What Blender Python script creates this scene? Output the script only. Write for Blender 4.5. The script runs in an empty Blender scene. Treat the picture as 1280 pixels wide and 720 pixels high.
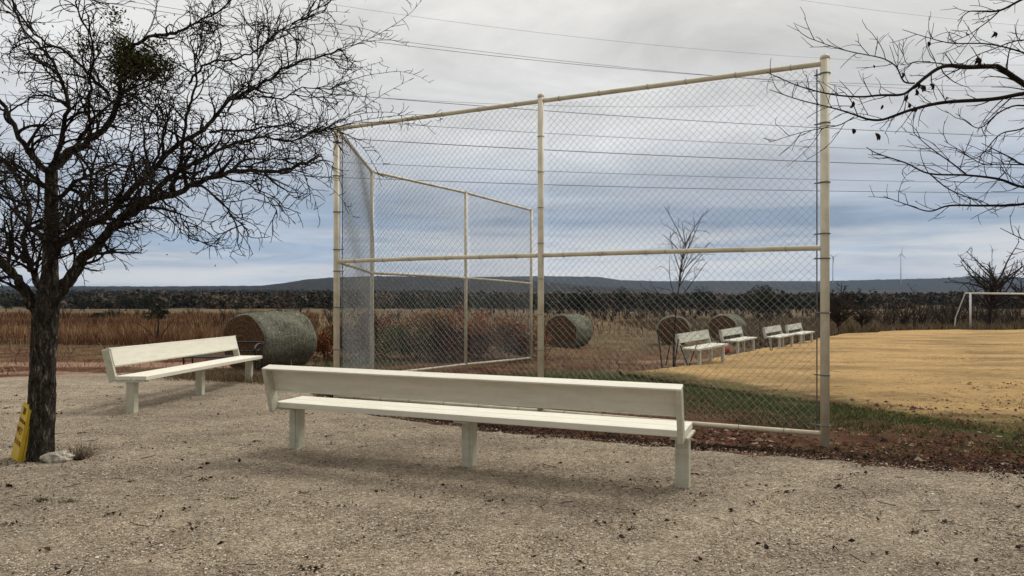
import bpy, math, random
import numpy as np
from mathutils import Vector, Matrix, noise as mnoise
R = math.radians
rng = np.random.default_rng(11)
random.seed(5)
S = bpy.context.scene
col = S.collection

# ------------------------------------------------------------------ camera
F, CX, CY, H = 900.0, 640.0, 364.0, 1.53
cam_d = bpy.data.cameras.new('camera'); cam = bpy.data.objects.new('camera', cam_d); col.objects.link(cam)
cam_d.sensor_width = 36; cam_d.lens = 36*F/1280; cam_d.shift_y = 4/1280
cam_d.clip_start = .05; cam_d.clip_end = 30000
cam.location = (0, 0, H); cam.rotation_euler = (R(90), 0, 0)
S.camera = cam

# ------------------------------------------------------------------ world, sun, exposure
SUN_EL, SUN_AZ = R(50), R(48)           # azimuth measured from +Y (north) towards +X
W = bpy.data.worlds.new('World'); S.world = W; W.use_nodes = True
nt = W.node_tree; nt.nodes.clear()
def N(t, ty, **kw):
    n = t.nodes.new(ty)
    for k, v in kw.items():
        if k.startswith('i_'):
            key = k[2:]; n.inputs[int(key) if key.isdigit() else key.replace('_', ' ')].default_value = v
        else: setattr(n, k, v)
    return n
def math_n(t, op, a, b=None, c=None, clamp=False):
    n = t.nodes.new('ShaderNodeMath'); n.operation = op; n.use_clamp = clamp
    for i, v in enumerate((a, b, c)):
        if v is None: continue
        if isinstance(v, (int, float)): n.inputs[i].default_value = v
        else: t.links.new(v, n.inputs[i])
    return n.outputs[0]
def ramp(t, fac, stops, interp='LINEAR'):
    n = t.nodes.new('ShaderNodeValToRGB'); cr = n.color_ramp; cr.interpolation = interp
    while len(cr.elements) > 1: cr.elements.remove(cr.elements[-1])
    for i, (p, c) in enumerate(stops):
        e = cr.elements[0] if i == 0 else cr.elements.new(p)
        e.position = p
        e.color = (c if len(c) == 4 else (*c, 1)) if not isinstance(c, (int, float)) else (c, c, c, 1)
    if fac is not None: t.links.new(fac, n.inputs[0])
    return n.outputs[0]
def mixc(t, fac, a, b, mode='MIX'):
    n = t.nodes.new('ShaderNodeMix'); n.data_type = 'RGBA'; n.blend_type = mode
    for sock, v in ((n.inputs[0], fac), (n.inputs[6], a), (n.inputs[7], b)):
        if isinstance(v, (int, float)): sock.default_value = v
        elif isinstance(v, tuple): sock.default_value = v if len(v) == 4 else (*v, 1)
        else: t.links.new(v, sock)
    return n.outputs[2]
def lin(r, g, b):
    f = lambda c: ((c/255+.055)/1.055)**2.4 if c/255 > .04045 else c/255/12.92
    return (f(r), f(g), f(b))
tc = N(nt, 'ShaderNodeTexCoord'); sep = N(nt, 'ShaderNodeSeparateXYZ')
nt.links.new(tc.outputs['Generated'], sep.inputs[0])
zc = math_n(nt, 'MAXIMUM', sep.outputs[2], 0.0)
inv = math_n(nt, 'DIVIDE', 1.0, math_n(nt, 'ADD', zc, 0.16))
comb = N(nt, 'ShaderNodeCombineXYZ')
nt.links.new(math_n(nt, 'MULTIPLY', sep.outputs[0], inv), comb.inputs[0])
nt.links.new(math_n(nt, 'MULTIPLY', sep.outputs[1], inv), comb.inputs[1])
def wnoise(scale, detail, rough, loc, sy=1.0, dist=0.0):
    mp = N(nt, 'ShaderNodeMapping'); mp.inputs['Location'].default_value = loc; mp.inputs['Scale'].default_value = (1, sy, 1)
    nt.links.new(comb.outputs[0], mp.inputs[0])
    n = N(nt, 'ShaderNodeTexNoise', i_Scale=scale, i_Detail=detail, i_Roughness=rough, i_Distortion=dist)
    nt.links.new(mp.outputs[0], n.inputs['Vector']); return n.outputs[0]
n1 = wnoise(.42, 7, .58, (3.1, 1.7, 0), 1.5, .35)
n2 = wnoise(1.25, 9, .66, (7.3, 2.2, 0), 1.35, .9)
n3 = wnoise(.55, 7, .6, (1.9, 9.2, 0), 1.3, .6)
wob = math_n(nt, 'MULTIPLY', math_n(nt, 'SUBTRACT', n1, .5), .16)
zz = math_n(nt, 'ADD', zc, math_n(nt, 'MULTIPLY', wob, math_n(nt, 'MINIMUM', math_n(nt, 'MULTIPLY', zc, 8.0), 1.0)))
base = ramp(nt, zz, [(0, lin(170, 186, 205)), (.022, lin(184, 192, 202)), (.04, lin(164, 178, 193)), (.075, lin(134, 153, 175)), (.12, lin(146, 161, 180)), (.165, lin(180, 186, 195)),
                     (.22, lin(203, 204, 205)), (.36, lin(216, 214, 209)), (.5, lin(232, 229, 222)), (.75, (1.15, 1.12, 1.05)), (1, (1.35, 1.31, 1.22))])
cl = ramp(nt, n2, [(.3, .84), (.5, 1.0), (.68, 1.14)])
cl2 = ramp(nt, n3, [(.3, .80), (.5, 1.0), (.64, 1.13)])
cloud = mixc(nt, 1.0, mixc(nt, 1.0, base, cl, 'MULTIPLY'), cl2, 'MULTIPLY')
# pale low streaks of cloud close to the horizon
mp = N(nt, 'ShaderNodeMapping'); mp.inputs['Scale'].default_value = (1.6, 1.6, 20); mp.inputs['Location'].default_value = (2.2, .4, .35)
nt.links.new(tc.outputs['Generated'], mp.inputs[0])
sn = N(nt, 'ShaderNodeTexNoise', i_Scale=1.5, i_Detail=6, i_Roughness=.6, i_Distortion=.2); nt.links.new(mp.outputs[0], sn.inputs['Vector'])
sm = ramp(nt, sn.outputs[0], [(.40, 0.0), (.56, 1.0)])
band = ramp(nt, zc, [(0, 0.0), (.012, .8), (.05, .8), (.09, .3), (.15, .15), (.2, 0.0)])
cloud = mixc(nt, math_n(nt, 'MULTIPLY', sm, band), cloud, lin(222, 220, 216))
sky = N(nt, 'ShaderNodeTexSky', sky_type='NISHITA', sun_disc=False, sun_elevation=SUN_EL, sun_rotation=SUN_AZ, air_density=1.2, dust_density=2.5)
side = ramp(nt, math_n(nt, 'MULTIPLY_ADD', sep.outputs[1], .5, .5), [(0, .42), (.45, .74), (.8, 1.0), (1, 1.04)])  # added dimming of the unseen sky behind the camera, to shade surfaces facing it
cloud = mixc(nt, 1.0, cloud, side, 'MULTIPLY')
cover = ramp(nt, n1, [(.25, .86), (.45, .97), (1, 1.0)])
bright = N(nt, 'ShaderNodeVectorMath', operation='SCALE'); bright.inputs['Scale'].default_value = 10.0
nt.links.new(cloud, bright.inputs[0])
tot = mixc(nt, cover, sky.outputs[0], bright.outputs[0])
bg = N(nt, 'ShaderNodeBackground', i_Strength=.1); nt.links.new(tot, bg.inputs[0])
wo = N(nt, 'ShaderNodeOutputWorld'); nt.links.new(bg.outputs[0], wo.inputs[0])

sd = bpy.data.lights.new('sun', 'SUN'); sd.energy = 1.8; sd.angle = R(16); sd.color = (1, .95, .87)
sun = bpy.data.objects.new('sun', sd); col.objects.link(sun)
dv = Vector((math.sin(SUN_AZ)*math.cos(SUN_EL), math.cos(SUN_AZ)*math.cos(SUN_EL), math.sin(SUN_EL)))
sun.rotation_euler = (-dv).to_track_quat('-Z', 'Y').to_euler()
S.view_settings.view_transform = 'Standard'; S.view_settings.look = 'None'
S.view_settings.exposure = 0.24; S.view_settings.gamma = 1.0; S.view_settings.use_curve_mapping = False
S.cycles.max_bounces = 6; S.cycles.transparent_max_bounces = 4

# ------------------------------------------------------------------ helpers
class MB:
    def __init__(s): s.v = []; s.q = []; s.t = []; s.n = 0; s.c = []
    def add(s, v, quads=None, tris=None, tint=None):
        v = np.asarray(v, float).reshape(-1, 3)
        if quads is not None and len(quads): s.q.append(np.asarray(quads, int)+s.n)
        if tris is not None and len(tris): s.t.append(np.asarray(tris, int)+s.n)
        s.v.append(v); s.n += len(v)
        s.c.append(np.full(len(v), .5) if tint is None else np.broadcast_to(np.asarray(tint, float), (len(v),)))
    def box(s, c, size, rot=None):
        hx, hy, hz = [k/2 for k in size]
        P = np.array([[-hx,-hy,-hz],[hx,-hy,-hz],[hx,hy,-hz],[-hx,hy,-hz],[-hx,-hy,hz],[hx,-hy,hz],[hx,hy,hz],[-hx,hy,hz]])
        if rot is not None: P = P @ np.array(rot.to_matrix() if hasattr(rot, 'to_matrix') else rot).T
        s.add(P+np.array(c), [[0,3,2,1],[4,5,6,7],[0,1,5,4],[1,2,6,5],[2,3,7,6],[3,0,4,7]])
    def tube(s, pts, rad, sides=6, cap=True, tint=None):
        P = np.asarray(pts, float); n = len(P)
        r = np.broadcast_to(np.asarray(rad, float), (n,))
        T = np.gradient(P, axis=0); T /= np.linalg.norm(T, axis=1)[:, None]+1e-12
        m = T.mean(0); ref = np.array([0, 0, 1.]) if abs(m[2]) < .75*np.linalg.norm(m)+1e-9 else np.array([.9, .43, 0])
        U = np.cross(T, ref); U /= np.linalg.norm(U, axis=1)[:, None]+1e-12
        V = np.cross(T, U)
        a = np.arange(sides)*2*np.pi/sides
        ring = P[:, None]+r[:, None, None]*(np.cos(a)[None, :, None]*U[:, None]+np.sin(a)[None, :, None]*V[:, None])
        i = np.arange(n-1)[:, None]*sides; j = np.arange(sides)[None]; j2 = (j+1) % sides
        Q = np.stack([i+j, i+j2, i+sides+j2, i+sides+j], -1).reshape(-1, 4)
        tr = None; vv = ring.reshape(-1, 3)
        if cap:
            vv = np.vstack([vv, P[0], P[-1]]); k = n*sides
            jj = np.arange(sides); tr = np.vstack([np.stack([np.full(sides, k), (jj+1) % sides, jj], -1), np.stack([np.full(sides, k+1), (n-1)*sides+jj, (n-1)*sides+(jj+1) % sides], -1)])
        s.add(vv, Q, tr, tint)
    def build(s, name, mat, parent=None, smooth=False, bevel=0, loc=None, keep_tint=False):
        me = bpy.data.meshes.new(name)
        V = np.vstack(s.v); q = np.vstack(s.q) if s.q else np.zeros((0, 4), int); t = np.vstack(s.t) if s.t else np.zeros((0, 3), int)
        me.vertices.add(len(V)); me.vertices.foreach_set('co', V.ravel())
        me.loops.add(q.size+t.size); me.loops.foreach_set('vertex_index', np.concatenate([q.ravel(), t.ravel()]))
        me.polygons.add(len(q)+len(t))
        st = np.concatenate([np.arange(len(q))*4, q.size+np.arange(len(t))*3])
        me.polygons.foreach_set('loop_start', st)
        me.update(calc_edges=True)
        me.polygons.foreach_set('use_smooth', np.full(len(q)+len(t), smooth))
        if keep_tint:
            a = me.attributes.new('tint', 'FLOAT', 'POINT'); a.data.foreach_set('value', np.concatenate(s.c))
        me.materials.append(mat); me.validate()
        o = bpy.data.objects.new(name, me); col.objects.link(o)
        if parent: o.parent = parent
        if loc is not None: o.location = loc
        if bevel:
            b = o.modifiers.new('bevel', 'BEVEL'); b.width = bevel; b.segments = 2; b.limit_method = 'ANGLE'
        return o
def tag(o, label=None, cat=None, group=None, kind=None):
    for k, v in (('label', label), ('category', cat), ('group', group), ('kind', kind)):
        if v: o[k] = v
    return o
def empty(name, loc, rz=0.0, **kw):
    o = bpy.data.objects.new(name, None); col.objects.link(o); o.location = loc; o.rotation_euler = (0, 0, rz); o.empty_display_size = .2
    tag(o, **kw); return o
def copy_tree(o, parent=None):
    c = o.copy(); col.objects.link(c)
    if parent: c.parent = parent
    for ch in list(o.children): copy_tree(ch, c)
    return c

# ------------------------------------------------------------------ terrain height
def sm(a, b, x):
    t = np.clip((x-a)/(b-a), 0, 1); return t*t*(3-2*t)
KY = np.array([-400, 7, 60, 150, 320, 700, 1500, 2500, 4000, 9000.])
KZ = np.array([.0, 0, -1.06, -2.75, -4.2, -4.4, -2.5, 3, 6, 6.])
def G(x, y):
    x = np.asarray(x, float); y = np.asarray(y, float)
    z = np.interp(y, KY, KZ)
    z = z-.015*np.clip(y-7, 0, 17)*sm(0, 4, x)*(1-sm(80, 300, y))
    z = z+.02*np.sin(x*.9+1.3)*np.sin(y*.7)*sm(9, 14, y)*(1-sm(60, 90, y))
    z = z+.8*np.sin(x*.011+.4)*np.sin(y*.009+1.)*sm(120, 400, y)
    return z
def at(px, py):
    dx, dz = (px-CX)/F, -(py-CY)/F
    y = 2.0
    for _ in range(6000):
        if H+dz*y <= G(dx*y, y): break
        y += .02+y*.002
    return np.array([dx*y, y, float(G(dx*y, y))])
def pt(px, py, Y): return np.array([(px-CX)/F*Y, Y, H-(py-CY)/F*Y])

# ------------------------------------------------------------------ materials
def mat(name, rough=.8, spec=.3, metal=0.0):
    m = bpy.data.materials.new(name); m.use_nodes = True; t = m.node_tree
    b = t.nodes['Principled BSDF']; b.inputs['Roughness'].default_value = rough; b.inputs['Specular IOR Level'].default_value = spec; b.inputs['Metallic'].default_value = metal
    return m, t, b
def coords(t, kind='Object', scale=(1, 1, 1)):
    c = N(t, 'ShaderNodeTexCoord'); mp = N(t, 'ShaderNodeMapping'); mp.inputs['Scale'].default_value = scale
    t.links.new(c.outputs[kind], mp.inputs[0]); return mp.outputs[0]
def noise(t, vec, scale, detail=5, rough=.55, dist=0.0):
    n = N(t, 'ShaderNodeTexNoise', i_Scale=scale, i_Detail=detail, i_Roughness=rough, i_Distortion=dist); t.links.new(vec, n.inputs['Vector']); return n.outputs[0]
def voro(t, vec, scale, feat='F1', rnd=1.0):
    n = N(t, 'ShaderNodeTexVoronoi', i_Scale=scale, i_Randomness=rnd); n.feature = feat; t.links.new(vec, n.inputs['Vector']); return n
def bump(t, b, hgt, dist=.01, strength=1.0, prev=None):
    n = N(t, 'ShaderNodeBump', i_Strength=strength, i_Distance=dist); t.links.new(hgt, n.inputs['Height'])
    if prev is not None: t.links.new(prev, n.inputs['Normal'])
    t.links.new(n.outputs[0], b.inputs['Normal']); return n.outputs[0]
def attr(t, name='tint'):
    a = N(t, 'ShaderNodeAttribute'); a.attribute_name = name; return a.outputs['Fac']
def simple(name, c1, c2, scale=8, rough=.8, spec=.3, bs=0, bd=.005, metal=0, kind='Object', sc=(1, 1, 1), lo=.35, hi=.65):
    m, t, b = mat(name, rough, spec, metal); v = coords(t, kind, sc)
    t.links.new(ramp(t, noise(t, v, scale, 6, .6), [(lo, c1), (hi, c2)]), b.inputs['Base Color'])
    if bs: bump(t, b, noise(t, v, bs, 5, .6), bd)
    return m
def tinted(name, stops, rough=.85, spec=.15, nz=.0):
    m, t, b = mat(name, rough, spec)
    t.links.new(ramp(t, attr(t), stops), b.inputs['Base Color']); return m
M = {}
# weathered paint on the benches
def bench_mat(name, c, dirt, specks=False):
    m, t, b = mat(name, .42, .4); v = coords(t, 'Object', (1, 6, 6)); v2 = coords(t, 'Object')
    k = ramp(t, noise(t, v, 3.5, 8, .65), [(.35, 0.0), (.75, 1.0)])
    cc = mixc(t, math_n(t, 'MULTIPLY', k, .55), c, dirt)
    st = ramp(t, noise(t, v2, 14, 6, .7), [(.56, 0.0), (.74, 1.0)])
    cc = mixc(t, math_n(t, 'MULTIPLY', st, .4), cc, dirt)
    if specks:
        sp = ramp(t, noise(t, v2, 30, 4, .7), [(.52, 0.0), (.58, 1.0)])
        cc = mixc(t, math_n(t, 'MULTIPLY', sp, .75), cc, (.16, .16, .12))
    t.links.new(cc, b.inputs['Base Color'])
    t.links.new(ramp(t, noise(t, v2, 9, 4), [(.3, .35), (.7, .6)]), b.inputs['Roughness'])
    gr = noise(t, coords(t, 'Object', (.6, 16, 16)), 9, 7, .7)
    cc2 = mixc(t, ramp(t, gr, [(.56, 0.0), (.68, .15)]), cc, dirt); t.links.new(cc2, b.inputs['Base Color'])
    bump(t, b, gr, .004, .8)
    return m
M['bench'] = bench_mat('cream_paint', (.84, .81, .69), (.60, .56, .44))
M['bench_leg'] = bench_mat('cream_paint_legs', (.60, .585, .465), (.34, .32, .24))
M['bench_old'] = bench_mat('speckled_cream_paint', (.72, .72, .62), (.4, .42, .33), True)
M['pipe'] = simple('beige_painted_pipe', (.56, .51, .37), (.74, .69, .54), 5, .5, .4, 60, .001)
# rails: rusty flecks
m, t, b = mat('beige_painted_rail', .5, .4); v = coords(t)
cc = ramp(t, noise(t, v, 4, 6, .6), [(.3, (.50, .44, .30)), (.7, (.70, .65, .50))])
cc = mixc(t, ramp(t, noise(t, v, 9, 8, .75), [(.60, 0.0), (.70, .8)]), cc, (.16, .07, .035)); t.links.new(cc, b.inputs['Base Color']); M['rail'] = m
M['galv'] = simple('galvanised_wire', (.11, .12, .12), (.30, .31, .30), 20, .55, .5, metal=.35)
M['band'] = simple('dark_galvanised_band', (.09, .09, .09), (.2, .2, .2), 30, .5, .5, metal=.6)
M['black'] = simple('black_iron', (.008, .008, .008), (.02, .017, .015), 20, .5, .4)
M['wire'] = simple('aged_conductor', (.03, .03, .035), (.06, .06, .065), 5, .6, .3)
M['white'] = simple('white_goal_paint', (.62, .63, .63), (.8, .8, .8), 3, .45, .4)
M['turbine'] = simple('turbine_white', (.45, .47, .5), (.55, .57, .6), .05, .5, .3)
# bark
m, t, b = mat('bark', .95, .08); v0 = coords(t, 'Object', (1, 1, .3))
dn = N(t, 'ShaderNodeTexNoise', i_Scale=16.0, i_Detail=5.0); t.links.new(v0, dn.inputs['Vector']); ds = N(t, 'ShaderNodeVectorMath', operation='SCALE'); ds.inputs['Scale'].default_value = .11; t.links.new(dn.outputs['Color'], ds.inputs[0])
da = N(t, 'ShaderNodeVectorMath', operation='ADD'); t.links.new(v0, da.inputs[0]); t.links.new(ds.outputs[0], da.inputs[1]); v = da.outputs[0]
vo = voro(t, v, 34, 'DISTANCE_TO_EDGE'); nz = noise(t, v, 26, 9, .75, .6)
fiss = math_n(t, 'MULTIPLY', ramp(t, vo.outputs[0], [(0, 0.0), (.3, 1.0)]), ramp(t, nz, [(.35, .1), (.55, 1.0)]))
c = ramp(t, nz, [(.35, (.015, .012, .010)), (.46, (.08, .066, .05)), (.54, (.16, .135, .105)), (.64, (.34, .30, .24))])
c = mixc(t, math_n(t, 'MULTIPLY', math_n(t, 'SUBTRACT', 1.0, fiss), .8), c, (.010, .008, .007))
c = mixc(t, ramp(t, noise(t, v0, 6, 6, .7), [(.56, 0.0), (.66, .4)]), c, (.075, .08, .055))
t.links.new(c, b.inputs['Base Color'])
hh = math_n(t, 'ADD', math_n(t, 'MULTIPLY', fiss, .6), math_n(t, 'MULTIPLY', nz, .9)); bump(t, b, hh, .022); M['bark'] = m
M['twig'] = simple('dark_twig', (.010, .008, .006), (.036, .027, .020), 6, .9, .1)
M['twig_far'] = simple('grey_brown_twig', (.05, .04, .034), (.10, .082, .068), 1.5, .9, .1)
M['twig_dark'] = simple('dark_brown_twig', (.028, .022, .018), (.06, .045, .036), 1.5, .9, .1)
M['mistletoe'] = tinted('mistletoe_leaf', [(0, (.03, .032, .012)), (.6, (.07, .07, .025)), (1, (.13, .11, .04))])
M['dryleaf'] = tinted('dry_leaf', [(0, (.015, .010, .008)), (.6, (.05, .03, .018)), (1, (.13, .08, .045))])
M['juniper'] = tinted('juniper_leaf', [(0, (.010, .014, .009)), (.5, (.022, .028, .016)), (1, (.05, .055, .03))])
M['brush'] = tinted('leafless_brush', [(0, (.035, .028, .022)), (.5, (.075, .058, .045)), (1, (.13, .10, .075))])
M['wood'] = tinted('far_wood', [(0, (.009, .011, .007)), (.3, (.026, .028, .017)), (.6, (.062, .050, .034)), (.85, (.085, .066, .046)), (1, (.11, .085, .06))])
M['redbrush'] = tinted('red_brush_leaf', [(0, (.022, .012, .009)), (.25, (.10, .035, .018)), (.45, (.30, .085, .035)), (.65, (.46, .19, .07)), (.8, (.10, .11, .04)), (1, (.04, .085, .022))])
M['tallgrass'] = tinted('dry_red_grass', [(0, (.05, .028, .015)), (.45, (.17, .078, .038)), (.8, (.27, .15, .075)), (1, (.42, .30, .17))])
M['weed'] = tinted('dry_weed', [(0, (.06, .045, .028)), (.5, (.17, .125, .075)), (1, (.30, .23, .14))])
M['lawnblade'] = tinted('dormant_lawn_blade', [(0, (.06, .07, .022)), (.28, (.17, .15, .055)), (.5, (.31, .215, .10)), (.8, (.44, .32, .165)), (1, (.60, .47, .28))])
M['greenblade'] = tinted('green_blade', [(0, (.025, .045, .012)), (.6, (.07, .10, .025)), (1, (.18, .17, .06))])
M['pebble'] = tinted('limestone_chip', [(0, (.07, .045, .035)), (.3, (.24, .17, .12)), (.65, (.42, .35, .26)), (1, (.66, .61, .51))], .85, .2)
M['clod'] = tinted('red_clod', [(0, (.02, .011, .009)), (.5, (.085, .034, .021)), (.85, (.17, .075, .045)), (1, (.36, .27, .19))])

# ground: red soil, dry grass, track, woods beyond
m, t, b = mat('red_soil_and_dry_grass', .97, .08)
v = coords(t); geo = N(t, 'ShaderNodeNewGeometry'); sp = N(t, 'ShaderNodeSeparateXYZ'); t.links.new(geo.outputs['Position'], sp.inputs[0])
soil = ramp(t, noise(t, v, 2.2, 9, .68, .3), [(.30, (.038, .015, .010)), (.5, (.115, .042, .024)), (.70, (.22, .10, .062))])
dry = ramp(t, noise(t, v, .9, 9, .75), [(.34, (.045, .03, .015)), (.5, (.14, .092, .042)), (.66, (.30, .22, .11))])
tan = ramp(t, noise(t, coords(t, 'Object', (.012, .06, 1)), 4, 8, .65), [(.34, (.028, .026, .014)), (.46, (.085, .062, .034)), (.55, (.20, .145, .08)), (.66, (.075, .042, .025))])
patch = ramp(t, noise(t, v, .55, 9, .75), [(.40, 0.0), (.55, 1.0)])
patch = math_n(t, 'MULTIPLY', patch, ramp(t, math_n(t, 'MULTIPLY', sp.outputs[1], .01), [(.07, .45), (.14, .6), (.26, .8), (.32, 1.0)]))
c = mixc(t, patch, soil, dry)
yy = math_n(t, 'ADD', sp.outputs[1], math_n(t, 'MULTIPLY', noise(t, v, .25, 5), 4.0))
c = mixc(t, ramp(t, math_n(t, 'MULTIPLY', yy, .01), [(.22, 0.0), (.34, 1.0)]), c, mixc(t, .5, dry, tan))
c = mixc(t, ramp(t, math_n(t, 'MULTIPLY', yy, .01), [(.55, 0.0), (.8, 1.0)]), c, tan)
g = ramp(t, noise(t, v, .5, 8, .7), [(.50, 0.0), (.60, .75)])
gx = attr(t, 'green'); c = mixc(t, math_n(t, 'MULTIPLY', ramp(t, math_n(t, 'ADD', gx, math_n(t, 'MULTIPLY', math_n(t, 'SUBTRACT', noise(t, v, 3.0, 8, .7), .5), 1.6)), [(.35, 0.0), (.7, 1.0)]), .85), c, ramp(t, noise(t, v, 20, 6, .7), [(.3, (.035, .05, .016)), (.7, (.11, .12, .04))]))
tx = attr(t, 'track'); c = mixc(t, ramp(t, math_n(t, 'ADD', tx, math_n(t, 'MULTIPLY', math_n(t, 'SUBTRACT', noise(t, v, 1.5, 7, .7), .5), .9)), [(.45, 0.0), (.75, .9)]), c, ramp(t, noise(t, v, 9, 6, .7), [(.3, (.26, .13, .085)), (.7, (.46, .31, .22))]))
far = ramp(t, noise(t, coords(t, 'Object', (.004, .012, 1)), 4, 9, .7), [(.35, (.016, .017, .012)), (.5, (.036, .032, .023)), (.62, (.075, .052, .036))])
c = mixc(t, ramp(t, math_n(t, 'MULTIPLY', sp.outputs[1], .001), [(.16, 0.0), (.3, 1.0)]), c, far)
t.links.new(c, b.inputs['Base Color'])
bump(t, b, noise(t, v, 6, 9, .75), .12, 1.0); M['ground'] = m

# gravel
m, t, b = mat('crushed_limestone_gravel', .9, .15); v = coords(t)
wv = N(t, 'ShaderNodeVectorMath', operation='ADD'); nn = N(t, 'ShaderNodeTexNoise', i_Scale=60.0, i_Detail=3.0); t.links.new(v, nn.inputs['Vector'])
sc_ = N(t, 'ShaderNodeVectorMath', operation='SCALE'); sc_.inputs['Scale'].default_value = .012; t.links.new(nn.outputs['Color'], sc_.inputs[0])
t.links.new(v, wv.inputs[0]); t.links.new(sc_.outputs[0], wv.inputs[1])
v1 = voro(t, wv.outputs[0], 62); v2 = voro(t, wv.outputs[0], 130); ve = voro(t, wv.outputs[0], 62, 'DISTANCE_TO_EDGE')
hs = N(t, 'ShaderNodeSeparateColor'); t.links.new(v1.outputs['Color'], hs.inputs[0])
hs2 = N(t, 'ShaderNodeSeparateColor'); t.links.new(v2.outputs['Color'], hs2.inputs[0])
ca = ramp(t, hs.outputs[0], [(0, (.13, .09, .06)), (.25, (.30, .225, .16)), (.6, (.455, .385, .285)), (.9, (.62, .545, .42)), (1, (.85, .79, .66))])
cb = ramp(t, hs2.outputs[0], [(0, (.17, .115, .08)), (.5, (.42, .35, .255)), (1, (.68, .60, .47))])
c = mixc(t, .45, ca, cb)
c = mixc(t, ramp(t, ve.outputs[0], [(0, .55), (.12, 0.0)]), c, (.09, .065, .048))
big = ramp(t, noise(t, coords(t, 'Object', (.6, 1.5, 1)), .8, 8, .7), [(.32, (.66, .63, .61)), (.5, (1, .98, .96)), (.66, (1.16, 1.14, 1.1))])
c = mixc(t, 1.0, c, big, 'MULTIPLY')
med = ramp(t, noise(t, v, 7, 6, .7), [(.3, .72), (.5, 1.0), (.7, 1.12)]); c = mixc(t, 1.0, c, med, 'MULTIPLY')
c = mixc(t, ramp(t, noise(t, v, 1.7, 8, .72), [(.60, 0.0), (.74, .35)]), c, (.26, .13, .085))
c = mixc(t, ramp(t, noise(t, v, 55, 4, .8), [(.66, 0.0), (.72, .8)]), c, (.045, .03, .022))
t.links.new(c, b.inputs['Base Color'])
hh = math_n(t, 'ADD', math_n(t, 'MULTIPLY', v1.outputs['Distance'], -.9), math_n(t, 'MULTIPLY', v2.outputs['Distance'], -.45))
b1 = bump(t, b, hh, .016, 1.0); bump(t, b, noise(t, v, 9, 7, .7), .05, .8, b1); M['gravel'] = m

# lawn
m, t, b = mat('dormant_lawn', .95, .08); v = coords(t); vs = coords(t, 'Object', (.5, 1, 1))
gold = ramp(t, noise(t, v, 26, 8, .75), [(.28, (.22, .13, .055)), (.5, (.40, .265, .115)), (.72, (.57, .41, .21))])
gold = mixc(t, 1.0, gold, ramp(t, noise(t, vs, .55, 7, .65), [(.36, (.62, .62, .60)), (.48, (.93, .93, .92)), (.60, (1.16, 1.14, 1.1))]), 'MULTIPLY')
streak = ramp(t, noise(t, coords(t, 'Object', (.22, .6, 1)), 1.0, 7, .65, .5), [(.58, 0.0), (.70, .5)])
gold = mixc(t, streak, gold, (.20, .14, .055))
gold = mixc(t, ramp(t, noise(t, v, 4.5, 7, .75), [(.54, 0.0), (.62, .85)]), gold, (.17, .10, .05))
green = ramp(t, noise(t, v, 14, 8, .75), [(.3, (.03, .038, .012)), (.5, (.10, .10, .03)), (.7, (.24, .19, .06))])
green = mixc(t, ramp(t, noise(t, v, 2.5, 8, .8), [(.44, 0.0), (.56, .9)]), green, (.10, .045, .026))
e = attr(t, 'edge'); e2 = math_n(t, 'ADD', e, math_n(t, 'MULTIPLY', math_n(t, 'SUBTRACT', noise(t, v, 1.3, 9, .75), .5), 2.4))
c = mixc(t, ramp(t, e2, [(.25, 0.0), (.8, 1.0)]), green, gold)
t.links.new(c, b.inputs['Base Color']); bump(t, b, noise(t, v, 30, 6, .75), .03, .9); M['lawn'] = m

# hay
def hay(name, a, bb, c3):
    m, t, b = mat(name, .95, .1); v = coords(t, 'Object', (2.2, 5, 5)); v2 = coords(t)
    c = ramp(t, noise(t, v, 5, 8, .75), [(.3, a), (.5, bb), (.7, c3)])
    c = mixc(t, ramp(t, noise(t, v2, 3.5, 8, .8), [(.5, 0.0), (.64, .6)]), c, (.15, .095, .05))
    sx_ = N(t, 'ShaderNodeSeparateXYZ'); t.links.new(v2, sx_.inputs[0]); net = math_n(t, 'SINE', math_n(t, 'ADD', math_n(t, 'MULTIPLY', sx_.outputs[0], 70.0), math_n(t, 'MULTIPLY', noise(t, v2, 3.0, 6, .7), 22.0)))
    c = mixc(t, ramp(t, net, [(.45, 0.0), (1, .45)]), c, (.38, .39, .31))
    c = mixc(t, ramp(t, noise(t, v2, 70, 3, .8), [(.6, 0.0), (.7, .8)]), c, (.4, .4, .34))
    t.links.new(c, b.inputs['Base Color']); bump(t, b, noise(t, v2, 34, 8, .8), .06, 1.0); return m
M['hay_side'] = hay('net_wrapped_hay', (.05, .058, .035), (.19, .195, .145), (.40, .40, .32))
m, t, b = mat('hay_end', .95, .1); v = coords(t)
se = N(t, 'ShaderNodeSeparateXYZ'); t.links.new(v, se.inputs[0])
rad = math_n(t, 'SQRT', math_n(t, 'ADD', math_n(t, 'POWER', se.outputs[1], 2.0), math_n(t, 'POWER', se.outputs[2], 2.0)))
rings = noise(t, v, 9, 7, .75); rr = math_n(t, 'SINE', math_n(t, 'ADD', math_n(t, 'MULTIPLY', rad, 60.0), math_n(t, 'MULTIPLY', rings, 9.0)))
c = ramp(t, noise(t, v, 22, 8, .8), [(.3, (.05, .026, .016)), (.5, (.15, .085, .045)), (.7, (.30, .20, .11))])
c = mixc(t, 1.0, c, ramp(t, rr, [(0, .86), (1, 1.06)]), 'MULTIPLY')
t.links.new(c, b.inputs['Base Color']); bump(t, b, rr, .012, .5, bump(t, b, noise(t, v, 40, 6, .8), .05)); M['hay_end'] = m
M['stone'] = simple('pale_limestone', (.22, .19, .15), (.62, .57, .48), 14, .9, .15, 30, .02)
M['yellow'] = simple('yellow_plastic', (.55, .36, .015), (.68, .48, .03), 6, .45, .4)
M['redink'] = simple('dark_red_print', (.14, .02, .012), (.2, .04, .02), 30, .6, .2)
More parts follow.
